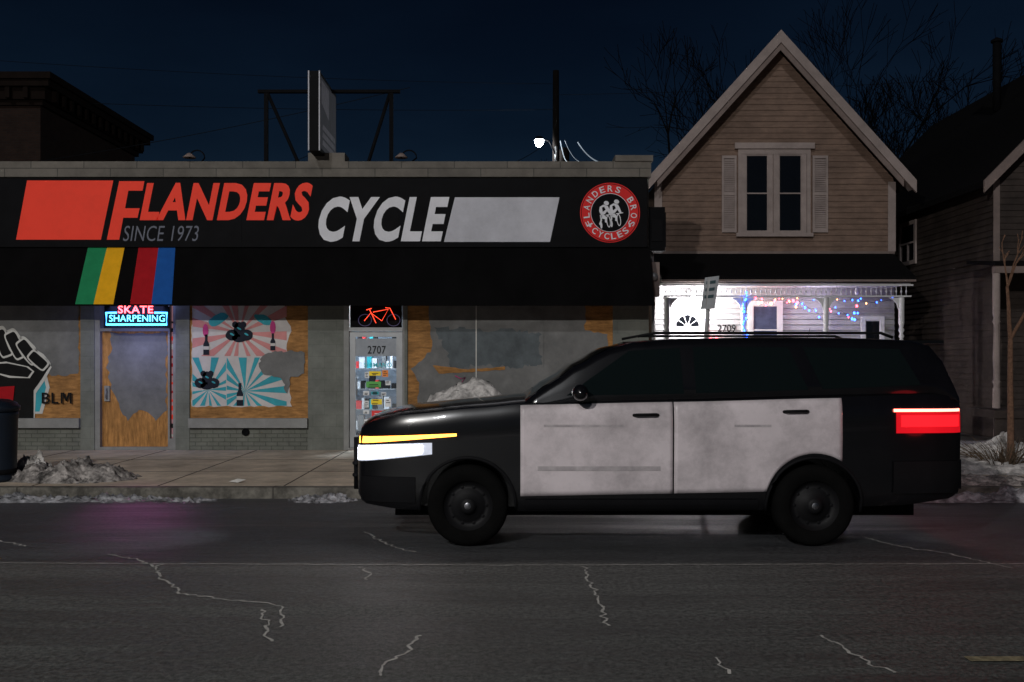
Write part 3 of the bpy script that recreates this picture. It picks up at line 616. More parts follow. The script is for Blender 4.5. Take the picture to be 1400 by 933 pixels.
b=B(); b.box(pl,pr,pD-.17,pD-.02,pZ(386),fz-.062,'trimd'); b.box(pl+.02,pr-.02,pD-.08,pD-.03,pZ(391.5),pZ(389)-.002,'trimw'); b.box(pl+.05,pr-.05,pD-.065,pD-.035,pZ(406.5),pZ(404.5),'trimw')
x=pl+.1
while x<pr-.1:
    b.lathe([(.006,0),(.006,.05),(.018,.075),(.018,.09),(.006,.115),(.006,pZ(391.5)-pZ(404.5))],(x,pD-.05,pZ(404.5)),'trimw','z',6); x+=.10
part('spindle_frieze',b,hs)
for px in (912,1016,1128,1231):
    b=B(); X=pX(px); Yp=pD-.05
    b.lathe([(.055,.72),(.055,1.0),(.03,1.03),(.06,1.08),(.035,1.12),(.05,1.6),(.033,2.0),(.055,2.04),(.03,2.09),(.055,2.14),(.03,2.2),(.058,2.26),(.035,2.32),(.055,2.4),(.055,pZ(407)-.003)],(X,Yp,0),'trimw','z',14)
    for s_ in (-1,1):
        if (px==912 and s_<0) or (px==1231 and s_>0): continue
        b.prism([(X+s_*.055,Yp-.012,pZ(407.5)),(X+s_*.25,Yp-.012,pZ(407.5)),(X+s_*.16,Yp-.012,pZ(407.5)-.05),(X+s_*.10,Yp-.012,pZ(407.5)-.12),(X+s_*.055,Yp-.012,pZ(407.5)-.25)],(0,.025,0),'trimw')
    part('porch_post',b,hs)
b=B(); b.box(pl,pr,pD-.12,HD-.03,.6,.72,'frame'); b.box(pl,pr,pD-.08,pD-.04,.17,.6,'sidingd'); part('porch_floor',b,hs)
b=B()
for i in range(3): b.box(pX(915),pX(1010),pD-.12-.28*(i+1),pD-.12-.28*i-.003,.17,.6-.15*(i+.3),'frame')
part('porch_steps',b,hs)
b=B(); x=pX(1016)+.1
b.box(pX(1016)+.06,pX(1231)-.06,pD-.08,pD-.02,1.4,1.45,'trimw'); b.box(pX(1016)+.06,pX(1231)-.06,pD-.07,pD-.03,.85,.89,'trimw')
while x<pX(1231)-.1:
    if abs(x-pX(1128))>.08: b.box(x-.012,x+.012,pD-.06,pD-.035,.89,1.4,'trimw')
    x+=.12
part('porch_railing',b,hs)
yW=HD-.035
b=B(); x0,x1=hX(918),hX(961); z0,z1=.73,hZ(412)
b.box(x0,x1,yW-.05,yW-.01,z0,z1,'trimw'); hd=part('door',b,hs,'white front door with fan light')
b=B(); b.box(x0-.1,x0-.002,yW-.07,yW-.005,z0,z1+.1,'trimw'); b.box(x1+.002,x1+.1,yW-.07,yW-.005,z0,z1+.1,'trimw'); b.box(x0-.002,x1+.002,yW-.07,yW-.005,z1+.003,z1+.1,'trimw'); part('door_frame',b,hd)
b=B(); mxx=(x0+x1)/2; zf=hZ(447)
for i in range(5):
    a0,a1=math.pi*(i+.08)/5,math.pi*(i+.92)/5
    b.poly([(mxx+r*math.cos(a),yW-.056,zf+r*math.sin(a)) for r,a in ((.08,a0),(.24,a0),(.25,(a0+a1)/2),(.24,a1),(.08,a1))],'dglass')
part('fan_light',b,hd)
b=B(); 
for xa,xb in ((x0+.08,mxx-.04),(mxx+.04,x1-.08)):
    for za,zb2 in ((.9,1.5),(1.6,2.15)): b.box(xa,xb,yW-.058,yW-.05,za,zb2,'trimw')
b.lathe([(0,-.06),(.03,-.05),(.03,-.02),(.012,0)],(x1-.07,yW-.05,1.65),'steel','y',12); part('door_panel',b,hd)
M['wglow']=mat('curtained_glass',(.05,.06,.10),.3,emit=(.4,.4,.7),es=.05,var=.6)
win(hs,hX(1029),hX(1063),hZ(485),hZ(418),yW,.10,'trimw',glass='wglow')
win(hs,hX(1182),hX(1203),hZ(500),hZ(438),yW,.08,'trimw')
b=B(); text(b,'2709',hX(981),hX(1006),hZ(454.5),hZ(444),yW-.012,'bpaint',.01); part('house_number',b,hs)
M['bulb']=emis('bulb_white',(1,.95,.98),80)
pl_=thing('porch_lamp','bright white bulb lamp under the porch ceiling','lamp',(hX(942),20.4,2.95))
b=B(); b.lathe([(0,-.07),(.05,-.05),(.07,0),(.05,.05),(.02,.07)],(hX(942),20.4,2.90),'bulb','z',14); part('bulb',b,pl_)
b=B(); b.lathe([(.02,.02),(.05,.04),(.05,.19)],(hX(942),20.4,2.95),'steel','z',12); part('lamp_base',b,pl_)
light('POINT','porch_light',(hX(942),20.22,2.76),pl_,150,(1,.96,.98),shadow_soft_size=.06)
pl2=thing('porch_lamp','small lit white lamp under the porch ceiling','lamp',(hX(1160),20.45,3.0))
b=B(); b.lathe([(0,-.05),(.03,-.04),(.04,0),(.03,.05),(.02,.1)],(hX(1160),20.45,3.05),'trimw','z',14); part('bulb',b,pl2)
light('POINT','porch_light',(hX(1110),20.3,2.85),pl2,14,(.88,.80,1),shadow_soft_size=.06)
M['xb']=emis('bulb_blue',(.02,.10,1),16); M['xr']=emis('bulb_red',(1,.05,.08),16); M['xo']=emis('bulb_orange',(1,.35,.12),12); M['wire']=mat('wire_green',(.01,.02,.012),.7)
def strand(label,pix,D,keys,nb,j=2.0,s=.6):
    pts=[Vector((PX(x,D),D,PZ(y,D))) for x,y in pix]
    t=thing('string_lights',label,'fairy lights',tuple(pts[0])); b=B(); b.tube(pts,.003,'wire',5); part('cable',b,t)
    L=[(pts[i+1]-pts[i]).length for i in range(len(pts)-1)]; tot=sum(L)
    for i in range(nb):
        d=tot*(i+random.random())/nb; k=0
        while k<len(L)-1 and d>L[k]: d-=L[k]; k+=1
        p=pts[k].lerp(pts[k+1],min(1,d/L[k]))+Vector((random.uniform(-j,j)*.012,random.uniform(-j,0)*.012,random.uniform(-j,j)*.014-.02)); b=B()
        q=s*random.choice((.6,.8,1,1.3)); b.lathe([(0,-.032*q),(.02*q,-.018*q),(.024*q,.0),(.016*q,.02*q),(0,.03*q)],tuple(p),random.choice(keys),'z',8); part('bulb',b,t)
strand('blue fairy lights wound down a porch post',[(1018+4*math.sin(i*1.3),398+i*5.5) for i in range(16)],pD-.13,['xb'],28,1.5,.7)
strand('red and orange fairy lights over the porch window',[(1022,412),(1035,409),(1050,413),(1068,409),(1080,412),(1088,408),(1086,418)],20.5,['xr','xr','xo'],20,4.5,.85)
strand('blue fairy lights sagging across the porch',[(1088,408),(1100,418),(1113,426),(1122,431),(1134,422),(1150,425),(1166,437),(1172,420),(1176,408)],20.3,['xb','xb','xb','xr'],20,5,.75)
strand('blue fairy lights along the porch ceiling',[(1095,410),(1130,413),(1165,410),(1195,414),(1222,410)],20.3,['xb','xb','xo'],12,4,.6)
strand('red fairy lights in a small cluster by the house number',[(972,460),(980,462),(986,464),(978,468),(973,466)],yW-.08,['xr'],12,2,.8)
# ---------------------------------------------------------------- second house (dark)
h2=thing('house','dark weathered house with gable roof and small porch','house',(11.5,19,.17))
X0=9.19; rX=12.3; rz=8.4; ez=5.2
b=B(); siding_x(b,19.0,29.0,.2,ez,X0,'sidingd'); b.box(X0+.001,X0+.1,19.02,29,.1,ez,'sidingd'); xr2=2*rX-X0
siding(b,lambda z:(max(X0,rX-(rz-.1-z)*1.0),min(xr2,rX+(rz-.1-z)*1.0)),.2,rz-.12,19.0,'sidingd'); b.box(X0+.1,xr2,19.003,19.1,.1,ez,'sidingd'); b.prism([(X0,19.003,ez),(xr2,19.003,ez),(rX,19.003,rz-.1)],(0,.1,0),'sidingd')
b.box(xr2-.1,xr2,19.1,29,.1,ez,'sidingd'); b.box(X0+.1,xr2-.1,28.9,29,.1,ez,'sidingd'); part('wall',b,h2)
b=B(); s2=(rz-5.0)/(rX-8.95)
for sg in (-1,1):
    e=rX+sg*3.42; ze=rz-s2*3.42; b.prism([(rX,18.72,rz),(e,18.72,ze),(e,18.72,ze+.12),(rX,18.72,rz+.12)],(0,10.5,0),'shingle2')
part('roof',b,h2)
b=B(); b.tube([(11.2,23,7.4),(11.2,23,9.0)],.09,'dark',10); b.lathe([(.13,0),(.13,.05),(0,.12)],(11.2,23,9.0),'dark','z',12); part('chimney',b,h2)
b=B()
for sg in (-1,1):
    e=rX+sg*3.44; ze=rz-s2*3.44; b.prism([(rX,18.66,rz+.13),(rX,18.66,rz-.10),(e,18.66,ze-.10),(e,18.66,ze+.13)],(0,.055,0),'trimd')
b.box(X0-.02,X0+.10,18.955,18.975,.2,ez-.1,'trimd'); part('bargeboard',b,h2)
b=B(); ya,yb2,za,zb3=22.55,23.5,3.85,4.85
for q in ((ya,ya+.09,za,zb3),(yb2-.09,yb2,za,zb3),(ya+.09,yb2-.09,za,za+.09),(ya+.09,yb2-.09,zb3-.09,zb3),(ya+.09,yb2-.09,4.33,4.37),(22.98,23.03,za+.09,4.33)): b.box(X0-.06,X0-.021,q[0],q[1],q[2],q[3],'trim')
w=part('window',b,h2); b=B(); b.box(X0-.035,X0-.024,ya+.09,yb2-.09,za+.09,zb3-.09,'dglass'); part('glass_pane',b,w)
pf=17.95; pz=PZ(366,pf)
b=B(); b.prism([(8.66,pf-.1,pz+.10),(8.66,18.97,pz+.22),(8.66,18.97,pz+.15),(8.66,pf-.1,pz+.03)],(7,0,0),'shingle2'); part('porch_roof',b,h2)
b=B(); b.box(8.68,15.6,pf-.07,pf+.06,pz-.10,pz+.02,'trimd'); part('porch_beam',b,h2)
for x in (PX(1362,pf),10.8,12.8):
    b=B(); b.lathe([(.065,.8),(.065,1.15),(.04,1.2),(.07,1.28),(.045,1.33),(.06,1.7),(.04,2.3),(.07,2.36),(.045,2.42),(.065,2.5),(.065,pz-.105)],(x,pf,0),'trim','z',14); part('porch_post',b,h2)
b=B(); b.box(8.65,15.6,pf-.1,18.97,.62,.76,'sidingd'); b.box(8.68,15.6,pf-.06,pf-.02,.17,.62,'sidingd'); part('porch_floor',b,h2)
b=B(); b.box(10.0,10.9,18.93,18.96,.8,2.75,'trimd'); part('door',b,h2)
win(h2,11.5,12.4,1.6,2.7,18.97,.1,'trimd')
# ---------------------------------------------------------------- back brick building
bb=thing('brick_building','tall dark brick building with a heavy cornice behind the shop','building',(-22,34,0))
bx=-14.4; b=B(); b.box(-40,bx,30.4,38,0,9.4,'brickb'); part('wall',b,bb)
b=B(); b.box(-40,bx+.12,30.28,38.1,9.4,9.55,'corn'); b.box(-40,bx+.25,30.15,38.2,9.552,9.9,'corn'); b.box(-40,bx+.45,29.95,38.4,9.902,10.1,'corn'); b.box(-40,bx+.55,29.85,38.5,10.102,10.3,'corn')
yy=30.6
while yy<38: b.box(bx+.13,bx+.4,yy,yy+.14,9.56,9.9,'corn'); yy+=.55
xx=bx-.2
while xx>-24: b.box(xx-.14,xx,30.0,30.15,9.56,9.9,'corn'); xx-=.55
part('cornice',b,bb)
for X in (-17.0,-20):
    b=B(); b.box(X,X+1.1,30.36,30.4,6.2,8.3,'dglass'); b.box(X-.05,X+1.15,30.3,30.38,6.0,6.2,'corn'); part('window',b,bb)
# ---------------------------------------------------------------- utility pole + street lamp + wires
PD=38; UX=PX(760,PD)
up=thing('utility_pole','wooden utility pole carrying overhead cables','pole',(UX,PD,0))
b=B(); b.tube([(UX,PD,0),(UX,PD,PZ(97,PD))],.17,'pole',10,r2=.12); part('trunk_post',b,up)
b=B(); b.lathe([(.0,0),(.18,0),(.2,.1),(.2,.7),(.1,.8),(0,.8)],(UX+.3,PD-.15,PZ(232,PD)),'pole','z',12); part('transformer',b,up)
b=B(); b.tube([(UX,PD-.18,PZ(202,PD)),(UX,PD-.18,PZ(222,PD))],.06,'steel',6); part('bracket',b,up)
M['lampw']=emis('street_lamp_glow',(.9,.97,1),60)
def streetlamp(label,X,Y,zh,dx,pole,energy,col=(1,.93,.82),g=None,dy=0,r=.2):  # shared by the visible pole lamp and the assumed mast lamp
    t=thing('street_lamp',label,'street lamp',(X,Y,0),g)
    b=B()
    if pole: b.tube([(X,Y,0),(X,Y,zh-.1)],.1,'steel',10,r2=.06)
    b.tube([(X,Y,zh-.6),(X+dx*.4,Y+dy*.4,zh-.05),(X+dx*.95,Y+dy*.95,zh+.05)],.03,'steel' if pole else 'dark',8); part('arm',b,t)
    b=B(); hx,hy=X+dx,Y+dy; b.lathe([(0,.14),(.12,.12),(r+.02,.04),(r+.02,0)],(hx,hy,zh),'steel' if pole else 'dark','z',16); part('lamp_head',b,t)
    b=B(); b.lathe([(r,0),(r*.98,-.08),(r*.7,-.2),(r*.3,-.27),(0,-.29)],(hx,hy,zh-.002),'lampw','z',16); part('lamp_lens',b,t)
    light('POINT','street_light',(hx,hy,zh-.4),t,energy,col,shadow_soft_size=.15); return t
streetlamp('bright white street lamp on a wooden utility pole',UX,PD-.2,PZ(193,PD),PX(737,PD)-UX,False,200,(.85,.93,1),r=.17)
def cable(b,p,q,sag,r,k,n=20):
    p,q=Vector(p),Vector(q); b.tube([p.lerp(q,i/n)-Vector((0,0,sag*4*(i/n)*(1-i/n))) for i in range(n+1)],r,k,4)
M['wirel']=mat('lamplit_cable_glow',(.3,.33,.36),.5,emit=(.7,.85,1),es=.22); M['wired']=mat('dark_cable',(.010,.012,.016),.8,spec=.1)  # pale cables get a faint emission imitating lamp light falling on them
for i,(x,y,x2,y2,D2,k,r) in enumerate(((766,193,778,222,36,'wirel',.018),(772,192,800,222,30,'wirel',.010),(790,195,838,224,28,'wirel',.022),(760,150,-300,120,30,'wired',.009),(760,115,-300,60,30,'wired',.008),(760,130,1700,80,40,'wired',.008),(755,190,640,240,30,'wired',.012),(455,195,300,222,19,'wired',.006),(560,120,-200,250,26,'wired',.007))):
    D1=PD-.3 if x>700 else 19
    b=B(); cable(b,(PX(x,D1),D1,PZ(y,D1)),(PX(x2,D2),D2,PZ(y2,D2)),.25,r,k); single('overhead_cable',b,'thin overhead cable strung from the utility pole','cable',(PX(x,D1),D1,PZ(y,D1)),'overhead cables')
# ---------------------------------------------------------------- trees
def tree(label,X,Y,h,seed,maxd=7,k='bark',r0=.2,spread=.55,minr=.010,first=.3,group=None,lean=0,z0=0.,sh=.66,kids=.5):
    rnd=random.Random(seed); t=thing('tree',label,'tree',(X,Y,z0),group); tr=B(); cr=B()
    def br(p,d,L,r,dep):
        pts=[p]; q=p.copy(); n=3
        jt=.11 if dep or k=='bark' else .03
        for i in range(n):
            d=(d+Vector((rnd.uniform(-1,1),rnd.uniform(-1,1),rnd.uniform(-.6,.9)))*jt).normalized(); q=q+d*L/n; pts.append(q)
        r2=max(minr,r*.66); (tr if dep<1 else cr).tube(pts,max(r,minr),k,7 if dep<2 else 3,r2=r2,cap=False)
        if dep>=maxd: return
        for c in range(2 if rnd.random()<kids else 3):
            a=rnd.uniform(0,6.28); s=rnd.uniform(.5,1.25)*spread; x=d.orthogonal().normalized(); y=d.cross(x)
            nd=(d*math.cos(s)+(x*math.cos(a)+y*math.sin(a))*math.sin(s)+Vector((0,0,.12))).normalized()
            st=pts[-1] if c==0 or dep==0 else pts[rnd.choice((2,3))]
            br(st,nd,L*rnd.uniform(sh,sh+.22),r2*(.95 if c==0 else .75),dep+1)
    br(Vector((X,Y,z0)),Vector((lean,0,1)).normalized(),h*first,r0,0)
    part('trunk',tr,t); part('crown',cr,t)
g='bare winter trees behind the houses'
L_='tall bare winter tree behind the houses'
tree(L_,PX(955,33),33,10.6,1,7,group=g,r0=.22); tree(L_,PX(1100,38),38,13.6,5,7,group=g,r0=.26); tree(L_,PX(1200,34),34,11,9,7,group=g,r0=.22); tree(L_,PX(1300,38),38,11.5,12,7,group=g,r0=.22); tree(L_,PX(835,42),42,9.5,21,7,group=g,r0=.2)
tree('thin young bare street tree standing in the snowy verge',PX(1382,15.0),15.0,3.0,4,4,'bark2',.055,.42,.007,.62,z0=.13,sh=.40)
sh_=thing('shrub','low tangle of dry brown twigs around the young tree','shrub',(PX(1372,14.2),14.2,SW)); rnd=random.Random(11); b=B(); st=B()
for i in range(150):
    a=rnd.uniform(0,6.28); r=rnd.uniform(.05,.5); p=Vector((PX(1372,14.2)+r*.6*math.cos(a),14.2+r*.4*math.sin(a),SW)); q=p+Vector((math.cos(a)*r*1.2,math.sin(a)*r,rnd.uniform(.12,.42))); m_=(p+q)/2+Vector((rnd.uniform(-.06,.06),rnd.uniform(-.05,.05),.06))
    (b if i>8 else st).tube([p,m_,q],.007,'dry',3,r2=.003,cap=False)
part('twigs',b,sh_); part('stem',st,sh_)
# ---------------------------------------------------------------- street furniture
D=12.75; X=PX(-6,D)
lb=thing('litter_bin','dark blue street litter bin with domed lid on the kerb','bin',(X,D,SW))
b=B(); b.lathe([(0,.0),(.25,.0),(.26,.04),(.245,.07),(.26,.8),(.27,.84),(.27,.88),(.24,.88)],(X,D,SW),'bin','z',28); part('body',b,lb)
b=B(); b.lathe([(.24,.88),(.285,.90),(.29,.96),(.27,.97),(.25,1.0),(.17,1.04),(.0,1.06)],(X,D,SW),'bin','z',28); part('lid',b,lb)
b=B(); b.lathe([(.262,.10),(.272,.11),(.272,.15),(.262,.16)],(X,D,SW),'dark','z',28); part('band',b,lb)
D=12.6; X=PX(961,D); XT=PX(971,D)
rs=thing('parking_sign','small white parking sign turned side-on on a leaning post','sign',(X,D,SW))
M['postw']=mat('post_grey',(.34,.34,.34),.6,var=.15)
b=B(); b.tube([(X-.06,D,SW),(XT-.01,D,PZ(380,D))],.026,'postw',8); part('post',b,rs)
M['signg']=mat('sign_back',(.40,.42,.44),.5,var=.15); M['sgn']=mat('sign_dark_mark',(.05,.09,.10),.5)
b=B(); ca,sa=math.cos(math.radians(66)),math.sin(math.radians(66)); cX=XT-.01
def rp(u,z,o=0): return (cX+u*ca-o*sa+(z-PZ(400,D))*.14,D-.04-u*sa-o*ca,z)
z0,z1=PZ(423,D),PZ(379,D)
b.poly([rp(-.15,z0),rp(.15,z0),rp(.15,z1),rp(-.15,z1)],'signg'); b.poly([rp(-.15,z0,.004),rp(-.15,z1,.004),rp(.15,z1,.004),rp(.15,z0,.004)],'signg'); 
for i in range(3): b.poly([rp(-.10,z1-.09-i*.09,.008),rp(-.10,z1-.05-i*.09,.008),rp(.10,z1-.05-i*.09,.008),rp(.10,z1-.09-i*.09,.008)],'sgn')
part('sign_plate',b,rs)
b=B(); D=GD(660,SW); x=PX(325,D); b.add([(x-.1,D-.05,SW+.02),(x+.02,D-.07,SW+.008),(x+.1,D+.03,SW+.035),(x-.03,D+.06,SW+.01),(x,D,SW+.05)],[(0,1,4),(1,2,4),(2,3,4),(3,0,4)],'wpaint'); single('paper_scrap',b,'crumpled white paper scrap lying on the pavement','litter',(x,D,SW))
# ---------------------------------------------------------------- police SUV
ND_=8.95; CF=PX(483,ND_); YC=ND_+.985; US=1.105; ZS=1.04
M['cblack']=mat('car_black_paint',(.004,.004,.005),.22,var=.2,coat=.6,spec=.35); M['cwhite']=mat('car_white_paint',(.60,.54,.56),.38,var=.08,scale=2,dirt=.38,coat=.5,dscale=1.8)
M['cglass']=mat('tinted_window',(.005,.008,.008),.05,spec=.5,var=0); M['rubber']=mat('tyre_rubber',(.004,.004,.004),.95,var=.3,spec=.05); M['plast']=mat('black_plastic',(.005,.005,.006),.7,spec=.12)
M['chrome']=mat('chrome',(.3,.3,.32),.3,metal=1,var=.02); M['rim']=mat('steel_rim',(.008,.008,.009),.6,metal=.2,spec=.2); M['hl']=emis('headlight_white',(.92,.94,1),14); M['hld']=mat('headlight_housing',(.4,.42,.48),.2,emit=(.8,.85,1),es=.5,var=.3,scale=15); M['amb']=emis('turn_signal_amber',(1,.32,.04),7); M['tl']=emis('tail_red',(.80,.006,.015),.7); M['tlc']=emis('tail_red_core',(1,.012,.02),1.4); M['tlb']=emis('tail_bar_red',(1,.14,.10),9)
car=thing('police_car','black and white police suv with headlights on, driving on the road','car',(CF+2.7,YC,0))
def ip(tab,u):
    if u<=tab[0][0]: return tab[0][1]
    for (a,p),(c,q) in zip(tab,tab[1:]):
        if u<=c:
            t=(u-a)/(c-a); t=t*t*(3-2*t)*.5+t*.5; return p+(q-p)*t
    return tab[-1][1]
WT=[(0,.72),(.04,.80),(.12,.87),(.25,.92),(.45,.955),(.8,.975),(1.4,.985),(3.9,.985),(4.4,.97),(4.75,.94),(4.92,.90),(5.0,.84)]
ZT=[(0,.94),(.04,1.02),(.12,1.08),(.4,1.14),(1.0,1.20),(1.42,1.24),(2.6,1.265),(4.0,1.30),(4.7,1.32),(4.95,1.30),(5.0,1.26)]
ZB=[(0,.42),(.06,.35),(.4,.31),(1.4,.30),(3.4,.31),(4.5,.35),(4.9,.40),(5,.44)]
SP=[(0,.92),(.06,.965),(.2,.985),(.33,.985),(.42,.99),(.65,1.0),(.82,.998),(.93,.985),(1,.96)]
def ys(u,z):
    zb,zt=ip(ZB,u),ip(ZT,u); return ip(WT,u)*ip(SP,max(0,min(1,(z-zb)/(zt-zb))))
def cw(u,y,z): return (CF+u*US,YC-y,z*ZS)
def loft(sections,k):
    b=B(); n=len(sections[0]); vs=[p for s in sections for p in s]; fs=[]
    for i in range(len(sections)-1):
        for j in range(n): fs.append((i*n+j,i*n+(j+1)%n,(i+1)*n+(j+1)%n,(i+1)*n+j))
    fs.append(list(range(n))[::-1]); fs.append([(len(sections)-1)*n+j for j in range(n)])
    b.add(vs,fs,k,True); return b
us=[0,.02,.04,.08,.14,.2,.28,.37,.48]+[.6+.1*i for i in range(41)]+[4.68,4.76,4.84,4.9,4.95,4.98,5.0]
us=sorted(set(round(x,3) for x in us)); secs=[]
for u in us:
    zb,zt,W=ip(ZB,u),ip(ZT,u),ip(WT,u); half=[(0,zb),(.5*W,zb),(.8*W,zb)]
    for t in (0,.04,.1,.2,.3,.38,.46,.6,.75,.86,.94,1): half.append((W*ip(SP,t),zb+(zt-zb)*t))
    cr=.055; half+=[(.88*W,zt+.02),(.72*W,zt+.035),(.45*W,zt+cr*.9),(0,zt+cr)]
    secs.append([cw(u,y,z) for y,z in half]+[cw(u,-y,z) for y,z in half[-2:0:-1]])
bd=part('body',loft(secs,'cblack'),car)
WU=(.93,3.76); WR=.355
for wu in WU:
    for sg in (-1,1):
        b=B(); b.lathe([(0,0),(.425,0),(.425,.5),(0,.5)],(CF+wu*US,YC-sg*.62-(.5 if sg>0 else 0),WR*ZS),'cblack','y',40)
        me=b.mesh('c'); bm=bmesh.new(); bm.from_mesh(me); bmesh.ops.remove_doubles(bm,verts=bm.verts,dist=1e-5); bmesh.ops.recalc_face_normals(bm,faces=bm.faces); bm.to_mesh(me); bm.free()
        co=link(bpy.data.objects.new('c',me)); m_=bd.modifiers.new('b','BOOLEAN'); m_.object=co; m_.operation='DIFFERENCE'; m_.solver='EXACT'
bm=bmesh.new(); bm.from_mesh(bd.data); bmesh.ops.recalc_face_normals(bm,faces=bm.faces); bm.to_mesh(bd.data); bm.free()
bpy.context.view_layer.update(); dg=bpy.context.evaluated_depsgraph_get(); nm=bpy.data.meshes.new_from_object(bd.evaluated_get(dg)); cut=[m_.object for m_ in bd.modifiers]; bd.modifiers.clear(); bd.data=nm
for c_ in cut: bpy.data.objects.remove(c_)
nm.set_sharp_from_angle(angle=math.radians(32))
ZR=[(1.40,1.28),(1.6,1.42),(1.85,1.59),(2.1,1.725),(2.3,1.785),(2.7,1.815),(3.4,1.825),(4.1,1.82),(4.62,1.80),(4.78,1.76),(4.87,1.64),(4.93,1.48),(4.98,1.32)]
GT=[(1.4,.91),(1.9,.935),(3.8,.94),(4.5,.93),(4.98,.87)]
def yg(u,z): return ip(GT,u)-.27*(z-1.27)
secs=[]
for u in [1.40,1.5,1.6,1.7,1.8,1.9,2.0,2.1,2.2,2.3,2.4,2.5,2.65,2.8,3.0,3.3,3.6,3.9,4.1,4.3,4.45,4.55,4.62,4.70,4.78,4.83,4.87,4.91,4.95,4.98]:
    zr=ip(ZR,u); zb=min(ip(ZT,u)-.03,zr-.05); zs=zr-.07 if zr-.07>zb else zb+.01; half=[(0,zb),(yg(u,zb)*.6,zb)]
    for t in (0,.33,.66,1): z=zb+(zs-zb)*t; half.append((yg(u,z),z))
    ye=yg(u,zs); half+=[(ye-.015,zs+.035),(ye-.05,zs+.056),(ye-.12,zs+.066),(ye*.5,zr-.0),(0,zr+.008)]
    secs.append([cw(u,y,z) for y,z in half]+[cw(u,-y,z) for y,z in half[-2:0:-1]])
part('roof',loft(secs,'cblack'),car)
def patch(b,u0,u1,zl,zh,f,off,k,sg=1,n=10,mz=6):
    vs=[];fs=[]
    for i in range(n+1):
        u=u0+(u1-u0)*i/n; a=zl(u) if callable(zl) else zl; c=zh(u) if callable(zh) else zh
        for j in range(mz+1):
            z=a+(c-a)*j/mz; vs.append(cw(u,sg*(f(u,z)+off),z))
    for i in range(n):
        for j in range(mz): a=i*(mz+1)+j; q=(a,a+mz+1,a+mz+2,a+1); fs.append(q if sg>0 else q[::-1])
    b.add(vs,fs,k,True)
def zlow(u):
    d=abs(u-WU[1])*US; lo=.44+.02*(u-1.4); return max(lo,WR+math.sqrt(.455**2-d*d)) if d<.455 else lo
for sg in (1,-1):
    for u0,u1 in ((1.36,2.60),(2.612,3.98)):
        b=B(); patch(b,u0,u1,zlow,lambda u:ip(ZT,u)-.01,ys,.008,'cwhite',sg,40,18); d_=part('door',b,car,'white door panel'); so=d_.modifiers.new('s','SOLIDIFY'); so.thickness=.014; so.offset=-1
        b=B(); hu=u1-.22 if u1<3 else u1-.38; hz=ip(ZT,hu)-.12
        P=[cw(hu-.1,sg*(ys(hu,hz)+.012),hz),cw(hu-.08,sg*(ys(hu,hz)+.045),hz+.005),cw(hu+.08,sg*(ys(hu,hz)+.045),hz+.008),cw(hu+.1,sg*(ys(hu,hz)+.012),hz+.003)]; b.tube(P,.013,'plast',8); part('handle',b,d_)
        if u1<3:
            b=B(); patch(b,1.50,2.50,.66,.70,ys,.011,'decal',sg,10,2); part('decal_stripe',b,d_,'faint grey marking band low on the door')
        b=B(); e0,e1=((1.55,2.2) if u1<3 else (3.1,3.4)); patch(b,e0,e1,1.04,1.06,ys,.011,'decal',sg,10,2); part('decal_stripe',b,d_,'thin grey marking line high on the door')
    wins=(((1.74,1.31),(2.26,1.70),(2.68,1.725),(2.70,1.325)),((2.80,1.33),(2.79,1.73),(3.58,1.73),(3.72,1.36)),((3.84,1.365),(3.70,1.73),(4.50,1.715),(4.66,1.40)))
    for wq in wins:
        b=B(); p=wq; vs=[];n=8;fs=[]
        for i in range(n+1):
            t=i/n; lo=(p[0][0]+(p[3][0]-p[0][0])*t,p[0][1]+(p[3][1]-p[0][1])*t); hi=(p[1][0]+(p[2][0]-p[1][0])*t,p[1][1]+(p[2][1]-p[1][1])*t)
            for j in range(4):
                u=lo[0]+(hi[0]-lo[0])*j/3; z=lo[1]+(hi[1]-lo[1])*j/3; vs.append(cw(u,sg*(yg(u,z)+.004),z))
        for i in range(n):
            for j in range(3): a=i*4+j; q=(a,a+4,a+5,a+1); fs.append(q if sg>0 else q[::-1])
        b.add(vs,fs,'cglass',True); part('side_window',b,car)
    b=B(); b.lathe([(0,-.10),(.045,-.09),(.07,-.05),(.075,.03),(.065,.07),(0,.08)],cw(1.84,sg*1.09,1.34),'cblack','y',16); b.tube([cw(1.86,sg*.90,1.29),cw(1.85,sg*1.02,1.31)],.03,'plast',8); part('mirror',b,car)
    b=B(); patch(b,.004,.64,lambda u:.725+.12*u,lambda u:.868+.085*u-.05*u*u,ys,.008,'hld',sg,16,4); b.poly([cw(-.006,sg*y,z) for y,z in ((.50,.71),(.68,.725),(.68,.84),(.50,.83))],'hl')
    patch(b,.010,.56,lambda u:.742+.12*u,lambda u:.858+.075*u-.05*u*u,ys,.013,'hl',sg,16,4); part('headlight',b,car)
    b=B(); patch(b,.02,.84,lambda u:.885+.09*u,lambda u:.945+.09*u-.045*u,ys,.010,'amb',sg,16,3); part('turn_signal',b,car)
    b=B(); patch(b,4.42,4.99,lambda u:.985,lambda u:1.165,ys,.012,'tl',sg,16,4); b.poly([cw(5.004,sg*y,z) for y,z in ((.45,1.0),(.78,1.0),(.78,1.16),(.45,1.16))],'tl'); patch(b,4.46,4.97,lambda u:1.04,lambda u:1.14,ys,.015,'tlc',sg,12,3); part('tail_lamp',b,car)
    b=B(); patch(b,4.40,4.985,lambda u:1.17,lambda u:1.195,ys,.014,'tlb',sg,14,2); part('brake_light',b,car)
    for wu in WU:
        b=B(); pts=[cw(wu+.435/US*math.cos(a),sg*(ys(wu+.435*math.cos(a),max(.3,WR+.435*math.sin(a)))+.004),WR+.435/ZS*math.sin(a)) for a in [math.radians(-8+196*i/24) for i in range(25)]]; b.tube(pts,.016,'plast',6); part('wheel_arch',b,car)
b=B(); vs=[];fs=[]
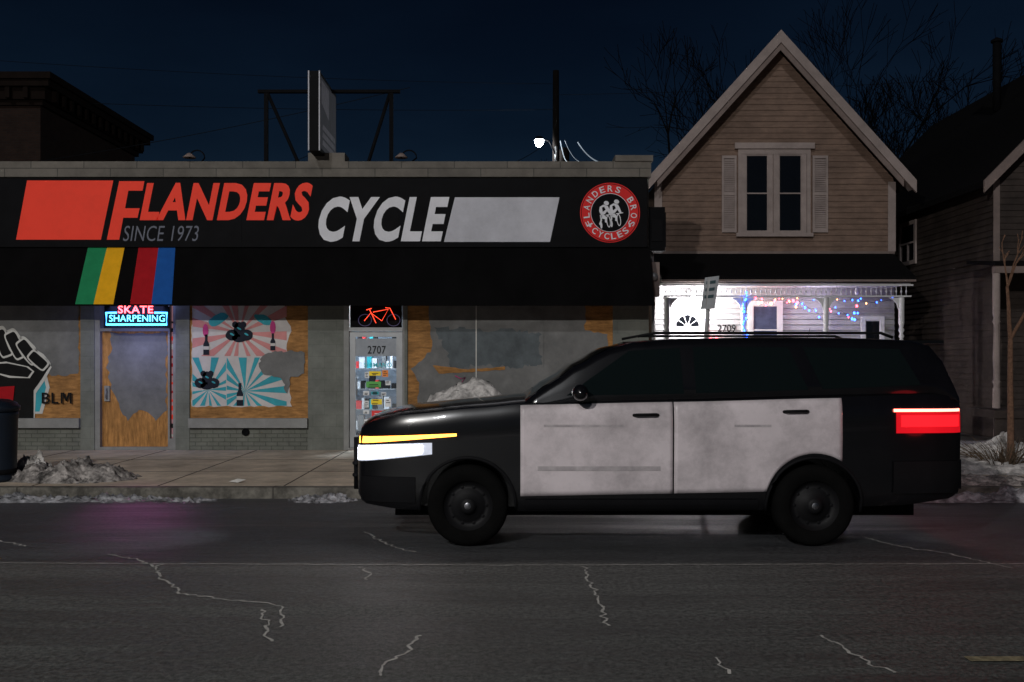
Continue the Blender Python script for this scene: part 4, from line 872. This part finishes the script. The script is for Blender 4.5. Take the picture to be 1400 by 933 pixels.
for i in range(11):
    u=1.48+.66*i/10; zr=ip(ZR,u); ye=yg(u,zr-.07)-.10
    for j in range(9):
        t=-1+2*j/8; vs.append(cw(u,ye*t,zr+.016-.018*t*t))
for i in range(10):
    for j in range(8): a=i*9+j; fs.append((a,a+1,a+10,a+9))
b.add(vs,fs,'cglass',True); part('windscreen',b,car)
b=B(); b.poly([cw(4.885,-.66,1.64),cw(4.99,-.70,1.36),cw(4.99,.70,1.36),cw(4.885,.66,1.64)],'cglass'); part('rear_window',b,car)
def cbox(u0,u1,y0,y1,z0,z1,k,b):
    p,q=cw(u0,y0,z0),cw(u1,y1,z1); b.box(p[0],q[0],p[1],q[1],p[2],q[2],k)
b=B(); cbox(4.62,4.93,-.66,.66,1.765,1.795,'cblack',b); part('spoiler',b,car)
b=B()
for i in range(4): cbox(-.025,0,-.44,.44,.60+i*.07,.63+i*.07,'chrome' if i in(0,3) else 'plast',b)
cbox(-.02,.01,-.46,.46,.58,.595,'plast',b); part('grille',b,car)
b=B(); b.tube([cw(-.07,-.30,.42),cw(-.07,-.30,.90)],.026,'plast',8); b.tube([cw(-.07,.30,.42),cw(-.07,.30,.90)],.026,'plast',8)
for z in (.55,.66): b.tube([cw(-.06,-.38,z),cw(-.09,-.3,z),cw(-.09,.3,z),cw(-.06,.38,z)],.02,'plast',8)
cbox(-.07,.02,-.32,-.28,.5,.54,'plast',b); cbox(-.07,.02,.28,.32,.5,.54,'plast',b); part('push_bar',b,car)
b=B()
patch(b,4.40,4.99,.46,.74,ys,.02,'plast',1,10,4); patch(b,4.40,4.99,.46,.74,ys,.02,'plast',-1,10,4); cbox(4.995,5.03,-.78,.78,.48,.74,'plast',b); part('rear_bumper',b,car)
for sg in (1,-1):
    b=B(); patch(b,.03,.5,.38,.60,ys,.012,'plast',sg,8,4); part('front_bumper',b,car)
    b=B(); patch(b,1.4,3.3,.32,.41,ys,.014,'plast',sg,10,3); part('sill_panel',b,car)
    b=B(); b.tube([cw(2.35,sg*.66,1.83),cw(2.5,sg*.66,1.86),cw(4.4,sg*.66,1.86),cw(4.5,sg*.66,1.82)],.015,'plast',6); part('roof_rail',b,car)
b=B(); b.tube([cw(3.9,.2,1.81),cw(3.93,.2,1.92)],.004,'plast',6,r2=.002); part('antenna',b,car)
for wu in WU:
    for sg in (1,-1):
        wl=B(); cc=cw(wu,sg*.86,WR); o=-sg
        wl.lathe([(.225,o*.10),(.25,o*.118),(.32,o*.122),(.352,o*.105),(.365,o*.07),(.368,0),(.365,-o*.07),(.352,-o*.105),(.25,-o*.118),(.225,-o*.1)],cc,'rubber','y',48)
        ty=part('wheel',wl,car)
        b=B(); b.lathe([(.23,o*.10),(.225,o*.085),(.20,o*.07),(.18,o*.04),(.15,o*.05),(.12,o*.085),(.075,o*.09),(.07,o*.115),(.04,o*.125),(0,o*.127)],cc,'rim','y',40)
        for i in range(10):
            a=i*math.pi/5; b.lathe([(0,o*.056),(.016,o*.052)],(cc[0]+.168*math.cos(a),cc[1],cc[2]+.168*math.sin(a)),'plast','y',8)
        b.lathe([(.035,o*.124),(.02,o*.129),(0,o*.13)],cc,'chrome','y',20); part('rim',b,ty)
b=B(); cbox(.3,4.7,-.6,.6,.22,.32,'plast',b); part('underbody',b,car)
sp_=light('SPOT','headlight_beam',cw(-.15,.5,.82),car,90,(.9,.95,1),spot_size=math.radians(60),spot_blend=.7,shadow_soft_size=.05); sp_.rotation_euler=(math.radians(80),0,math.radians(90))
light('POINT','tail_glow',cw(4.70,1.16,1.06),car,1.3,(1,.02,.03),shadow_soft_size=.15)
light('POINT','tail_glow',cw(5.12,-.5,1.0),car,7,(1,.02,.03),shadow_soft_size=.12)

# ---------------------------------------------------------------- lighting
streetlamp('assumed unseen street lamp on a steel mast on the near pavement',-6.5,-7.5,9.2,0,True,5500,(1,.965,.925),None,1.8)  # assumed lamp, unseen behind the camera, added as the main night light
sun=bpy.data.lights.new('added_night_key','SUN'); sun.energy=.45; sun.angle=math.radians(2); sun.color=(.96,.97,1)  # weak sun added as night key beside the assumed street lamp, not a moon
so=link(bpy.data.objects.new('added_night_key',sun)); el=math.radians(28); az=math.radians(-14)
dirv=Vector((math.sin(az)*math.cos(el),-math.cos(az)*math.cos(el),math.sin(el))); so.rotation_euler=dirv.to_track_quat('Z','Y').to_euler()
w=bpy.data.worlds.new("World"); sc.world=w; w.use_nodes=True; t=w.node_tree; bg=t.nodes['Background']
sk=t.nodes.new('ShaderNodeTexSky'); sk.sky_type='NISHITA'; sk.sun_disc=False; sk.sun_elevation=el; sk.sun_rotation=math.atan2(dirv.x,dirv.y); sk.dust_density=.3; sk.ozone_density=3; sk.air_density=1.2
mx=t.nodes.new('ShaderNodeMix'); mx.data_type='RGBA'; mx.blend_type='MULTIPLY'; mx.inputs[0].default_value=1; mx.inputs[7].default_value=(.38,.64,1,1)
tc=t.nodes.new('ShaderNodeTexCoord'); mp=t.nodes.new('ShaderNodeMapping'); mp.inputs['Scale'].default_value=(1.5,1.5,5); cn=t.nodes.new('ShaderNodeTexNoise'); cn.inputs['Scale'].default_value=1.8; cn.inputs['Detail'].default_value=6
cr=t.nodes.new('ShaderNodeValToRGB'); cr.color_ramp.elements[0].position=.35; cr.color_ramp.elements[1].position=.7; cr.color_ramp.elements[0].color=(.68,.68,.70,1); cr.color_ramp.elements[1].color=(1.15,1.1,1.05,1)
t.links.new(tc.outputs['Generated'],mp.inputs[0]); t.links.new(mp.outputs[0],cn.inputs[0]); t.links.new(cn.outputs[0],cr.inputs[0])
m2=t.nodes.new('ShaderNodeMix'); m2.data_type='RGBA'; m2.blend_type='MULTIPLY'; m2.inputs[0].default_value=1
sx=t.nodes.new('ShaderNodeSeparateXYZ'); t.links.new(tc.outputs['Generated'],sx.inputs[0]); mr=t.nodes.new('ShaderNodeMapRange'); mr.inputs[1].default_value=.12; mr.inputs[2].default_value=.36; mr.inputs[3].default_value=1.1; mr.inputs[4].default_value=.66; t.links.new(sx.outputs[2],mr.inputs[0])
m3=t.nodes.new('ShaderNodeMix'); m3.data_type='RGBA'; m3.blend_type='MULTIPLY'; m3.inputs[0].default_value=1
t.links.new(sk.outputs[0],mx.inputs[6]); t.links.new(mx.outputs[2],m2.inputs[6]); t.links.new(cr.outputs[0],m2.inputs[7]); t.links.new(m2.outputs[2],m3.inputs[6]); t.links.new(mr.outputs[0],m3.inputs[7]); t.links.new(m3.outputs[2],bg.inputs[0]); bg.inputs[1].default_value=.0034
cam=bpy.data.cameras.new('camera'); cam.sensor_width=36; cam.lens=35; cam.clip_end=2000; cam.shift_y=(HZ-466.5)/1400
co=link(bpy.data.objects.new('camera',cam)); co.location=(0,0,H); co.rotation_euler=(math.radians(90),0,0); sc.camera=co
sc.view_settings.view_transform='Standard'; sc.view_settings.look='None'; sc.view_settings.exposure=0
